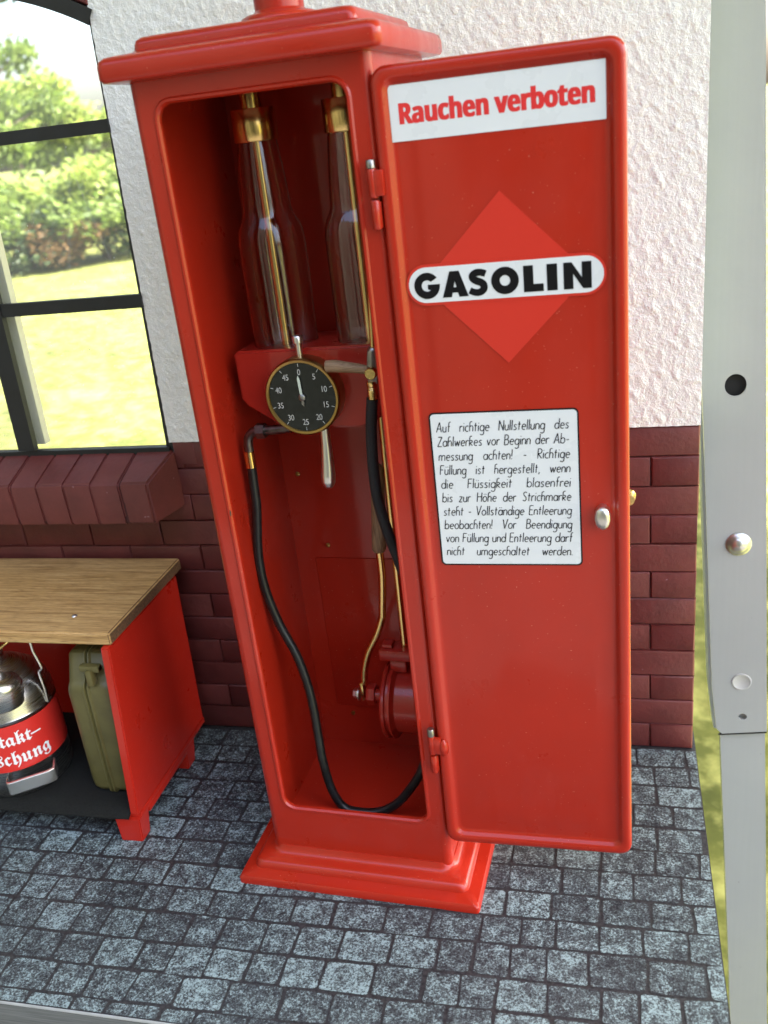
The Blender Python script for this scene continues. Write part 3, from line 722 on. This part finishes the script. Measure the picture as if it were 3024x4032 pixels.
GL = {   # one-stroke letters: width, polylines (x height 1, ascender 1.8, descender -.7)
 'a': (.62, [B_(), [(.6, 1), (.6, 0)]]), 'b': (.62, [[(0, 1.8), (0, 0)], el(.3, .5, .3, .5, 150, -150, 14)]), 'c': (.48, [el(.3, .5, .3, .5, 55, 305, 12)]),
 'd': (.62, [B_(), [(.6, 1.8), (.6, 0)]]), 'e': (.58, [[(.03, .52), (.56, .56)]+el(.3, .5, .28, .5, 15, 310, 12)]), 'f': (.42, [el(.34, 1.5, .18, .28, 60, 180, 6)+[(.16, 0)], [(0, 1), (.36, 1)]]),
 'g': (.62, [B_(), [(.6, 1), (.6, -.35)]+el(.32, -.38, .28, .32, 0, -150, 8)]), 'h': (.54, [el(.22, 1.5, .22, .25, 60, 180, 6)+[(0, 0)], HK(0)]), 'i': (.10, [[(.03, 1), (.03, 0)], [(.03, 1.40), (.03, 1.50)]]),
 'k': (.50, [el(.22, 1.5, .22, .25, 60, 180, 6)+[(0, 0)], el(.2, .78, .22, .22, 120, -80, 8)+[(.04, .54), (.48, 0)]]), 'l': (.10, [[(.03, 1.8), (.03, 0)]]), 'm': (.96, [[(0, 1), (0, 0)], HK(0)[:0]+[(0, .72)]+el(.22, .62, .22, .38, 165, 0, 8)+[(.44, 0)], [(.44, .72)]+el(.68, .62, .24, .38, 165, 0, 8)+[(.92, 0)]]),
 'n': (.52, [[(0, 1), (0, 0)], HK(0)]), 'o': (.62, [B_()]), 'r': (.36, [[(0, 1), (0, 0)], [(0, .66)]+el(.26, .62, .24, .36, 160, 55, 6)]), 's': (.46, [[(.42, .88), (.24, 1), (.06, .86), (.08, .66), (.36, .40), (.42, .18), (.22, 0), (.0, .12)]]),
 't': (.40, [[(.16, 1.5), (.16, 0)], [(-.02, 1.02), (.38, 1.02)]]), 'u': (.54, [[(0, 1), (0, .35)]+el(.25, .36, .25, .36, 180, 340, 8), [(.5, 1), (.5, 0)]]), 'v': (.52, [[(0, 1), (.25, 0), (.52, 1.02)]]),
 'w': (.80, [[(0, 1), (.2, 0), (.4, .9), (.58, 0), (.80, 1.02)]]), 'z': (.48, [[(0, 1), (.46, 1), (0, 0), (.48, 0)]]),
 'A': (.80, [[(0, 0), (.42, 1.8), (.76, 0)], [(.12, .6), (.70, .6)]]), 'B': (.62, [[(0, 0), (0, 1.8)]+el(.24, 1.38, .3, .42, 90, -90, 8), [(.02, .96)]+el(.26, .48, .36, .48, 90, -90, 8)+[(0, 0)]]),
 'E': (.56, [[(.54, 1.75), (0, 1.75), (0, 0), (.56, 0)], [(0, .95), (.46, .95)]]), 'F': (.54, [[(.54, 1.72), (0, 1.72), (0, 0)], [(0, .9), (.44, .9)]]), 'H': (.70, [[(0, 1.75), (0, 0)], [(.68, 1.75), (.68, 0)], [(0, .95), (.68, .95)]]),
 'N': (.72, [[(0, 0), (0, 1.78), (.68, 0), (.68, 1.8)]]), 'R': (.62, [[(0, 0), (0, 1.75)]+el(.22, 1.32, .34, .43, 90, -90, 8)+[(.04, .88), (.60, 0)]]), 'S': (.58, [[(.54, 1.55), (.32, 1.76), (.06, 1.52), (.10, 1.16), (.46, .70), (.52, .30), (.28, 0), (.0, .2)]]),
 'V': (.70, [[(0, 1.78), (.32, 0), (.72, 1.85)]]), 'Z': (.64, [[(.02, 1.72), (.62, 1.72), (0, 0), (.64, 0)]]),
 '!': (.12, [[(.05, 1.8), (.05, .5)], [(.05, .12), (.05, 0)]]), '-': (.44, [[(.02, .62), (.40, .62)]]), ',': (.14, [[(.08, .1), (0, -.28)]]), '.': (.12, [[(.05, .12), (.05, 0)]])}
for c_, b_ in (('\u00fc', 'u'), ('\u00e4', 'a'), ('\u00f6', 'o')):
    GL[c_] = (GL[b_][0], GL[b_][1]+[[(.14, 1.36), (.14, 1.48)], [(.42, 1.36), (.42, 1.48)]])
XH, LSP, TH_ = .0041, .19, .00066
def word_w(t): return sum(GL[c][0]+LSP for c in t)-LSP
nst = [0]
def put_word(t, x, z, sx):
    for c in t:
        wd, strokes = GL[c]
        segs = []
        for st in strokes:
            cur = [st[0]]
            for i in range(1, len(st)):
                cur.append(st[i])
                if i < len(st)-1:
                    a1 = atan2(st[i][1]-st[i-1][1], st[i][0]-st[i-1][0]); a2 = atan2(st[i+1][1]-st[i][1], st[i+1][0]-st[i][0])
                    if abs((a2-a1+pi) % (2*pi)-pi) > 1.0: segs.append(cur); cur = [st[i]]
            segs.append(cur)
        for st in segs:
            P = [(x+(px*sx+py*.13*XH), z+py*XH) for px, py in st]
            L, R = [], []
            for i in range(len(P)):
                a, b_ = P[max(i-1, 0)], P[min(i+1, len(P)-1)]
                dx, dz = b_[0]-a[0], b_[1]-a[1]; n_l = hypot(dx, dz) or 1
                L.append((P[i][0]-dz/n_l*TH_/2, P[i][1]+dx/n_l*TH_/2)); R.append((P[i][0]+dz/n_l*TH_/2, P[i][1]-dx/n_l*TH_/2))
            y = SV-.00075-.00002*(nst[0] % 7); nst[0] += 1; n = len(P)
            m.add([(p, y, q) for p, q in L+R], [[i, i+1, n+i+1, n+i] for i in range(n-1)], 1, False)
        x += (wd+LSP)*sx
for i, ln in enumerate(lines):
    zz = .4268-i*(.4268-.3297)/9
    ws = ln.split(' '); nat = sum(word_w(t) for t in ws); gaps = len(ws)-1; avail = TX1-TX0-.0008
    sx = .0046 if i not in (4,) else .0050
    sx = min(sx, (avail-.0030*gaps)/nat)
    gp = (avail-nat*sx)/gaps; x = TX0
    for t in ws: put_word(t, x, zz, sx); x += word_w(t)*sx+gp
m.build('instruction_plate', [M['sticker_white'], M['print_black']], door)
# latch and outer knob
m = MB()
prof = [(1.0, .0046), (1.0, -.0010), (.96, -.0030), (.80, -.0042), (.45, -.0050)]
m.loft([[(.1345+.0056*s_*cos(2*pi*i/28)*(1 if abs(cos(2*pi*i/28)) < .8 else .97), y, .3610+.0088*s_*sin(2*pi*i/28)) for i in range(28)] for s_, y in prof], 0, True, True)
m.build('latch', M['bright_steel'], door)
m = MB(); m.tube([(.1525, .011, .3690), (.1525, .018, .3690)], .004, 16); m.lathe([(.0030, .016), (.0048, .017), (.0052, .0195), (.0034, .022)], (.1525, 0, .3690), 'y', 24, 0, True, True); m.build('door_knob', M['brass'], door)
# hinges: pin, door knuckle, body knuckle
for zp, zd0, zd1, zb0, zb1 in ((.6125, .5890, .6070, .5692, .5880), (.1725, .1478, .1655, .1292, .1465)):
    m = MB(); m.lathe([(.0022, zd1), (.0030, zd1+.0004), (.0030, zp-.0006), (.0025, zp)], (.0796, -.0040, 0), 'z', 16, 0, True, True); m.build('hinge_pin', M['steel'], body)
    m = MB(); m.lathe([(.0026, zd0), (.0031, zd0+.0008), (.0031, zd1-.0008), (.0027, zd1)], (.0796, -.0040, 0), 'z', 20, 0, True, True); m.box(.0800, .0876, -.0066, -.0030, zd0+.0008, zd1-.0008, bev=.0012)
    if zp < .3: m.lathe([(.001, zd0-.001), (.0035, zd0+.002), (.0042, zd0+.007), (.0035, zd0+.012), (.001, zd0+.015)], (.0895, -.0040, 0), 'z', 16)
    hk = m.build('hinge_knuckle', RED, pump)
    m = MB(); m.lathe([(.0026, zb0), (.0032, zb0+.001), (.0032, zb1-.0014), (.0027, zb1-.0005)], (.0800, -.0040, 0), 'z', 20, 0, True, True); m.box(.0765, .0835, -.0040, .0004, zb0+.0008, zb1-.0014, bev=.0006); m.build('hinge_leaf', RED, pump)

# ------------------------------------------------------------------ work bench
bench = empty('workbench', 'small red workbench with an oak top below the window sill', 'bench', (-.32, -.10, 0))
bo = Vector((-.32, -.10, 0))
def shift(m): m.v = [(x-bo.x, y-bo.y, z-bo.z) for x, y, z in m.v]; return m
m = MB()
bb = bmesh.new()
pts = [(-.62, -.168, .2125), (-.2085, -.168, .2125), (-.2085, -.0085, .2125), (-.62, -.0085, .2125)]
lo = [bb.verts.new(p) for p in pts]; hi = [bb.verts.new((x, y, z+.0132)) for x, y, z in pts]
bb.faces.new(lo[::-1]); bb.faces.new(hi)
for i in range(4): bb.faces.new([lo[i], lo[(i+1) % 4], hi[(i+1) % 4], hi[i]])
bmesh.ops.bevel(bb, geom=bb.edges[:], offset=.0016, segments=3, affect='EDGES'); bb.verts.index_update(); bb.normal_update()
for f in bb.faces: pass
m.add([v.co for v in bb.verts], [[v.index for v in f.verts] for f in bb.faces])
for i, f in enumerate(bb.faces):
    if f.normal.x > .8: m.mi[i] = 1
bb.free(); shift(m).build('bench_top', [M['oak'], M['oak_end']], bench)
m = MB(); m.lathe([(.0030, .2259), (.0024, .2266), (.0008, .2268)], (-.262, -.137, 0), 'z', 16, 0, False, True); shift(m).build('screw', M['bright_steel'], bench)
def panel(x0, x1, name='side_panel'):
    m = MB(); bb = bmesh.new()
    pr = [(-.1925, .034), (-.1725, .2123), (-.0225, .2123), (-.0300, .034)]
    A = [bb.verts.new((x0, y, z)) for y, z in pr]; B = [bb.verts.new((x1, y, z)) for y, z in pr]
    bb.faces.new(A[::-1]); bb.faces.new(B)
    for i in range(4): bb.faces.new([A[i], A[(i+1) % 4], B[(i+1) % 4], B[i]])
    bmesh.ops.bevel(bb, geom=bb.edges[:], offset=.0012, segments=2, affect='EDGES'); bb.verts.index_update()
    m.add([v.co for v in bb.verts], [[v.index for v in f.verts] for f in bb.faces]); bb.free()
    shift(m).build(name, M['bench_red'], bench)
panel(-.2185, -.2093); panel(-.610, -.600)
m = MB(); m.box(-.600, -.2186, -.034, -.028, .034, .2120, bev=.0008); shift(m).build('back_panel', M['bench_red'], bench)
m = MB(); m.box(-.610, -.2095, -.188, -.028, .0270, .0335, bev=.0008); shift(m).build('shelf', M['bench_red'], bench)
for x0, x1 in ((-.2375, -.2100), (-.609, -.582)):
    for y0, y1 in ((-.1925, -.1720), (-.080, -.058)):
        m = MB(); bb = bmesh.new()
        A = [bb.verts.new((x, y, 0)) for x, y in ((x0+.002, y0), (x1-.002, y0), (x1-.002, y1-.004), (x0+.002, y1-.004))]
        B = [bb.verts.new((x, y, .0285)) for x, y in ((x0, y0), (x1, y0), (x1, y1), (x0, y1))]
        bb.faces.new(A[::-1]); bb.faces.new(B)
        for i in range(4): bb.faces.new([A[i], A[(i+1) % 4], B[(i+1) % 4], B[i]])
        bmesh.ops.bevel(bb, geom=bb.edges[:], offset=.001, segments=2, affect='EDGES'); bb.verts.index_update()
        m.add([v.co for v in bb.verts], [[v.index for v in f.verts] for f in bb.faces]); bb.free()
        shift(m).build('foot', M['bench_red'], bench)
m = MB(); m.box(-.2180, -.2092, -.172, -.080, .0215, .0285, bev=.001); shift(m).build('rail', M['bench_red'], bench)
# black felt mat on the shelf, hanging a little over its front edge
m = MB(); nx, ny = 60, 24; vs = []
for j in range(ny+1):
    for i in range(nx+1):
        x = -.598+(.598-.2195)*i/nx; t = j/ny; y = -.1955+t*.160
        dz = .0004+.0006*mnoise.noise(Vector((x*30, y*30, 0)))
        if y < -.186: dz -= (-.186-y)*.55+.0015*mnoise.noise(Vector((x*60, 0, 2)))*(-.186-y)/.01
        vs.append((x, y, .0345+dz))
for k in range(2): m.add([(x, y, z+(.0012 if k else 0)) for x, y, z in vs], [[j*(nx+1)+i, j*(nx+1)+i+1, (j+1)*(nx+1)+i+1, (j+1)*(nx+1)+i] for j in range(ny) for i in range(nx)])
e0 = [i for i in range(nx)]
m.add([vs[i] for i in range(nx+1)]+[(vs[i][0], vs[i][1], vs[i][2]+.0012) for i in range(nx+1)], [[i, i+1, nx+2+i, nx+1+i] for i in range(nx)])
tag(m.build('felt_mat', M['cloth']), 'black felt mat lying on the lower shelf of the red workbench', 'mat')

# ------------------------------------------------------------------ jerry can
JX0, JX1, JY0, JY1, JZ0 = -.2745, -.2225, -.166, -.045, .0365
jc = empty('jerry_can', 'olive green jerry can standing on the bench shelf beside the red side panel', 'jerry can', ((JX0+JX1)/2, (JY0+JY1)/2, JZ0))
jo = Vector(((JX0+JX1)/2, (JY0+JY1)/2, JZ0))
def jring(x, ins, r=.020):
    # outline in y-z with the upper front corner well rounded
    y0, y1, z0, z1 = JY0+ins, JY1-ins, JZ0+ins, .1935-ins; out = []
    for cy, cz_, rr_, a in ((y1-.01, z0+.01, .01, -90), (y1-r, z1-r, r, 0)):
        for i in range(9):
            t = radians(a+90*i/8); out.append((x, cy+rr_*cos(t), cz_+rr_*sin(t)))
    # sloped front shoulder
    for (cy, cz_, rr_, a0, a1) in ((y0+.022, z1-.012, .012, 90, 120), (y0+.014, z1-.038, .014, 125, 180), (y0+.009, z0+.009, .009, 180, 270)):
        for i in range(7):
            t = radians(a0+(a1-a0)*i/6); out.append((x, cy+rr_*cos(t), cz_+rr_*sin(t)))
    return [(a_-jo.x, b_-jo.y, c_-jo.z) for a_, b_, c_ in out]
m = MB(); xs_ = [(0, .010), (.0015, .004), (.005, .0010), (.010, 0), (.0205, 0), (.0220, -.0018), (.0232, -.0018), (.0240, .0006), (.0255, .0006), (.0263, -.0018), (.0275, -.0018), (.0290, 0), (.042, 0), (.047, .0010), (.0505, .004), (.052, .010)]
m.loft([jring(JX0+dx, ins) for dx, ins in xs_], 0, True, True); m.build('can_body', M['olive'], jc)
def jl(m): m.v = [(x-jo.x, y-jo.y, z-jo.z) for x, y, z in m.v]; return m
m = MB(); m.box(-.2520, -.2310, -.166, -.158, .180, .187, bev=.0015); m.box(-.2445, -.2375, -.170, -.160, .166, .184, bev=.002); m.tube([(-.252, -.162, .184), (-.231, -.162, .184)], .0030, 12)
jl(m).build('spout_cap', M['olive'], jc)
for x in (-.266, -.250, -.234):
    m = MB(); m.tube([(x, -.128, .190), (x, -.122, .205), (x, -.085, .2065), (x, -.079, .190)], .003, 10); jl(m).build('carry_handle', M['olive'], jc)
m = MB(); m.box(-.2700, -.2300, -.1165, -.1125, .190, .2095, bev=.001); jl(m).build('handle_plate', M['olive'], jc)

# ------------------------------------------------------------------ mixing can
KX, KY, KZ, KR = -.3695, -.1370, .0362, .0490
mc = empty('mixing_can', 'stainless steel can with a red band lettered in white blackletter under the oak bench top', 'can', (KX, KY, KZ))
m = MB(); m.lathe([(.040, 0), (KR-.002, .0008), (KR, .004), (KR, .0880), (KR+.0006, .0890), (KR, .0905), (KR-.0004, .100), (KR-.003, .110), (KR-.009, .1195), (KR-.018, .1275), (.022, .1335), (.0130, .1370), (.0115, .1400), (.0115, .1460)], (0,0,0), 'z', 64, 0, True, True); m.build('can_body', M['ss'], mc)
m = MB(); LZ0, LZ1 = .0325, .0850
n_ = 96
rings = [[((KR+.0006)*cos(2*pi*i/n_), (KR+.0006)*sin(2*pi*i/n_), z) for i in range(n_)] for z in (LZ0, LZ1)]
m.loft(rings, 0); 
rings = [[((KR+.0001)*cos(2*pi*i/n_), (KR+.0001)*sin(2*pi*i/n_), z) for i in range(n_)] for z in (LZ0, LZ1)]
def wrap(body, z, size, a_end, xs=1.0):
    me = text(body, 1, .008, 0, 1.0, 0, 3); me.transform(Matrix.Scale(size, 4))
    bm = bmesh.new(); bm.from_mesh(me); bmesh.ops.triangulate(bm, faces=bm.faces[:]); 
    bmesh.ops.subdivide_edges(bm, edges=[e for e in bm.edges if e.calc_length() > .004], cuts=2); bmesh.ops.triangulate(bm, faces=bm.faces[:]); bm.to_mesh(me); bm.free()
    x0, x1, y0, y1 = bounds(me); R = KR+.0011
    vs = []
    for v in me.vertices:
        a = radians(a_end)+(v.co.x-x1)*xs/R
        vs.append((R*cos(a), R*sin(a), z+v.co.y))
    m.add(vs, [list(p.vertices) for p in me.polygons], 1, False)
FR = lambda s_: ''.join(chr(0x1D586+ord(c)-97) if c.islower() else chr(0x1D56C+ord(c)-65) if c.isupper() else c for c in s_)
wrap(FR('Zweitakt')+'\u2013', .0625, .0205, -21); wrap(FR('Mischung'), .0405, .0205, -15)
m.build('label_band', [M['label_red'], M['label_white']], mc)
# cap hanging at the front of the shoulder, neck, wire, bail handle, lower strap handle
m = MB(); m.lathe([(.010, .1040), (.0190, .1060), (.0205, .1085), (.0205, .1240), (.0212, .1245), (.0212, .1262), (.0195, .1275), (.0190, .1310), (.0160, .1345), (.008, .1365)], (.0215, -.0250, -.004), 'z', 40, 0, True, True); m.build('spout', M['ss'], mc)
m = MB(); m.lathe([(.0090, .1300), (.0090, .1420), (.0110, .1425), (.0110, .1470), (.0080, .1480), (.0075, .158)], (.004, -.006, .005), 'z', 20, 0, True, True); m.build('neck', M['bright_steel'], mc)
m = MB(); m.tube([(-.022, -.030, .1465), (-.004, -.028, .1450), (.012, -.020, .1520), (.026, -.010, .1605), (.034, .0, .166)], .0016, 10); m.build('wire_clip', M['brass'], mc)
m = MB(); m.tube([(.0500, 0, .088), (.0505, 0, .104), (.0495, 0, .122), (.0520, 0, .126), (.0540, 0, .130), (.0500, 0, .146), (.0440, 0, .165), (.0, 0, .170), (-.044, 0, .165), (-.054, 0, .130), (-.0495, 0, .122), (-.0500, 0, .095)], .0013, 10); m.build('bail_handle', M['bright_steel'], mc)
m = MB()
for z0, z1 in ((.0140, .0285),):
    pth = [(-.0050, -.0500), (-.0045, -.0610), (-.0020, -.0635), (.0365, -.0555), (.0420, -.0520), (.0400, -.0330)]
    pth = [(x*cos(.42)-y*sin(.42), x*sin(.42)+y*cos(.42)) for x, y in pth]; pin = [(x*.945, y*.945) for x, y in pth]
    bb = bmesh.new(); L = pth+pin[::-1]
    A = [bb.verts.new((x, y, z0)) for x, y in L]; B = [bb.verts.new((x, y, z1-.003*(0 if i < 6 else 0))) for i, (x, y) in enumerate(L)]
    nL = len(L)
    for i in range(5):
        j = nL-1-i
        bb.faces.new([A[i], A[i+1], A[j-1], A[j]][::-1]); bb.faces.new([B[i], B[i+1], B[j-1], B[j]])
    for i in range(nL): bb.faces.new([A[i], A[(i+1) % nL], B[(i+1) % nL], B[i]])
    bmesh.ops.bevel(bb, geom=bb.edges[:], offset=.0006, segments=2, affect='EDGES'); bb.verts.index_update()
    m.add([v.co for v in bb.verts], [[v.index for v in f.verts] for f in bb.faces]); bb.free()
m.build('strap_handle', M['bright_steel'], mc)

# ------------------------------------------------------------------ grey steel upright at the right
up_ = empty('steel_upright', 'tall grey powder-coated steel upright with bolt and holes at the right edge', 'post', (.40, .06, GZ))
uo = Vector((.40, .06, GZ))
def ul(m): m.v = [(x-uo.x, y-uo.y, z-uo.z) for x, y, z in m.v]; return m
ell = lambda cx, cz_, rx, rz: [(cx+rx*cos(2*pi*i/36), cz_+rz*sin(2*pi*i/36)) for i in range(36)]
outl = [(.3600, -.0233), (.4057, -.0180), (.3715, .6911), (.3555, 1.02), (.2900, 1.02), (.3110, .6911), (.3324, .3274), (.3476, .0387), (.3540, -.0170)]
m = MB(); m.mesh_in(flat([outl, ell(.3599, .3723, .0097, .0108), ell(.3804, .0002, .0043, .0038)], .001), face(0, .061, 0)); ul(m).build('front_plate', M['powder'], up_)
m = MB()
fl_ = [(.2900, 1.02), (.3110, .6911), (.3324, .3274), (.3476, .0387), (.3540, -.0170)]
m.loft([[(x-.0002, .0605, z) for x, z in fl_], [(x-.0028, .0625, z) for x, z in fl_], [(x-.0034, .085, z) for x, z in fl_]], 0, closed=False); ul(m).build('flange', M['powder_edge'], up_)
m = MB(); bl = lambda x0, x1, z: [(x0, .066, z), (x1, .066, z), (x1, .085, z), (x0, .085, z)]
m.loft([bl(.3300, .3620, .70), bl(.3575, .4040, -.005), bl(.3600, .4065, -.05), bl(.3789, .4230, -.369), bl(.4000, .4450, GZ)], 0, True, True, False); ul(m).build('lower_post', M['powder'], up_)
m = MB(); m.lathe([(.0125, -.0002), (.0125, -.0008), (.0100, -.0020), (.0085, -.0045), (.0055, -.0066), (.0001, -.0074)], (.3686, .060, .2076), 'y', 32); ul(m).build('bolt', M['bright_steel'], up_)
m = MB(); m.lathe([(.0102, -.0001), (.0100, -.0008), (.0088, -.0010), (.0080, -.0004), (.0001, -.0004)], (.3777, .060, .0447), 'y', 32); ul(m).build('hole_plug', M['plug'], up_)
m = MB(); m.mesh_in(flat([[(.3562, -.0262), (.4060, -.0208), (.4058, -.0185), (.3600, -.0238)]], .0015), face(0, .0625, 0)); ul(m).build('plate_edge', M['hole'], up_)
m = MB(); m.mesh_in(flat([ell(.3599, .3723, .0130, .0140)], .0003), face(0, .0655, 0)); ul(m).build('bore', M['hole'], up_)

# ------------------------------------------------------------------ garden beyond the window
def leaves(m, centre, rad, n, size, mi=0, rnd=random, flatz=1.0, hollow=.35):
    for _ in range(n):
        while True:
            d = Vector((rnd.uniform(-1, 1), rnd.uniform(-1, 1), rnd.uniform(-1, 1)))
            if .05 < d.length < 1: break
        d = d.normalized()*(hollow+(1-hollow)*rnd.random()**.6)
        lump = 1+.35*mnoise.noise(d*1.7+Vector(centre)*3)
        p = Vector(centre)+Vector((d.x*rad[0], d.y*rad[1], d.z*rad[2]))*lump
        s_ = size*rnd.uniform(.6, 1.3); a = Vector((rnd.gauss(0, 1), rnd.gauss(0, 1), rnd.gauss(0, 1))).normalized(); b_ = a.orthogonal().normalized()
        c_ = a.cross(b_)
        m.add([p-b_*s_, p-c_*s_*.55+a*s_*.15, p+b_*s_, p+c_*s_*.55+a*s_*.15], [[0,1,2,3]], mi, False)
def bush_mesh(seed, mats, size, n, spire=False):
    rnd = random.Random(seed); m = MB()
    for k in range(9):
        c = (rnd.uniform(-.55, .55), rnd.uniform(-.45, .45), rnd.uniform(.35, 1.05))
        leaves(m, c, (rnd.uniform(.3, .55),)*2+(rnd.uniform(.28, .5),), n//9, size, rnd.choice((0, 0, 1)), rnd)
    return m
CAMX, CAMY = .2504, -.8363
def place(az, dist): return (CAMX+sin(radians(az))*dist, CAMY+cos(radians(az))*dist)
kinds = [('lime green leafy shrub', ('leafB', 'leafA')), ('mid green rounded shrub', ('leafA', 'leafB')), ('dark green dense shrub', ('leafC', 'leafA')), ('rusty brown tinged shrub', ('leafD', 'leafA'))]
protos = {}
def shrub(kind, az, dist, s, sz_, label):
    x, y = place(az, dist); root = empty('shrub', label, 'shrub', (x, y, GZ), random.uniform(0, 6), 'shrubs along the far side of the lawn')
    if kind not in protos:
        a, b_ = kinds[kind][1]
        m = bush_mesh(20+kind, None, .055, 2600); f = m.build('foliage', [M[a], M[b_]], root)
        t = MB(); 
        for q in range(4): t.tube([(0, 0, 0), (.12*cos(q*1.7), .12*sin(q*1.7), .35), (.3*cos(q*1.7), .3*sin(q*1.7), .8)], [.03, .02, .01], 6)
        st = t.build('stem', M['bark'], root); protos[kind] = (f, st)
    else:
        for p_ in protos[kind]:
            c = p_.copy(); COL.objects.link(c); c.parent = root
    root.scale = (s, s, sz_*.74)
rows = [(-36.6, 15.4, 1.4, 1.5, 0, 'lime green shrub leaning behind the left half of the pane'), (-34.9, 14.6, 1.1, .75, 2, 'low dark shrub at the lawn edge left of the rusty one'),
        (-33.4, 15.0, 1.2, 1.3, 1, 'mid green shrub in the middle of the window view'), (-32.0, 14.5, .9, .62, 3, 'rusty brown shrub low at the lawn edge'),
        (-31.0, 15.6, 1.35, 1.45, 0, 'tall lime shrub behind the rusty brown one'), (-29.4, 14.7, 1.1, .9, 2, 'dark low shrub at the right of the window view'),
        (-28.0, 15.1, 1.3, 1.25, 0, 'lime shrub beside the window edge at the right')]
for az, d, s, sz_, k_, lb in rows: shrub(k_, az, d, s, sz_, lb)
def tree(az, dist, h, r, mats, label, n=5200, seed=1, size=.10):
    x, y = place(az, dist); root = empty('tree', label, 'tree', (x, y, GZ), 0); rnd = random.Random(seed)
    t = MB(); t.tube([(0, 0, 0), (.05, .02, h*.3), (0, .05, h*.6), (.03, 0, h*.9)], [h*.030, h*.024, h*.016, h*.006], 10)
    m = MB(); nb = 16
    for k in range(nb):
        a = rnd.uniform(0, 2*pi); zz = h*rnd.uniform(.36, .98); rr_ = r*rnd.uniform(.25, 1)*(1.15-.6*abs(zz/h-.6))
        c = (rr_*cos(a), rr_*sin(a), zz); t.tube([(0, 0, zz*.72), (c[0]*.5, c[1]*.5, zz*.86), c], [h*.012, h*.008, h*.003], 6)
        leaves(m, c, (r*.34, r*.34, r*.26), n//nb, size, rnd.choice((0, 0, 1)), rnd, hollow=.15)
    t.build('trunk', M['bark'], root); m.build('crown', mats, root)
tree(-37.4, 21, 6.2, 2.3, [M['leafA'], M['leafC']], 'leafy tree whose branches hang into the upper left of the window', seed=4)
tree(-34.6, 25, 4.3, 1.7, [M['leafA'], M['leafB']], 'lighter green tree rising left of the bright sky gap', seed=9)
tree(-33.0, 46, 4.6, 3.2, [M['leafB'], M['leafA']], 'pale distant tree low in the bright sky gap', seed=12, size=.18)
tree(-29.2, 50, 4.2, 3.4, [M['leafA'], M['leafB']], 'pale distant tree next to the plaster edge', seed=14, size=.18)
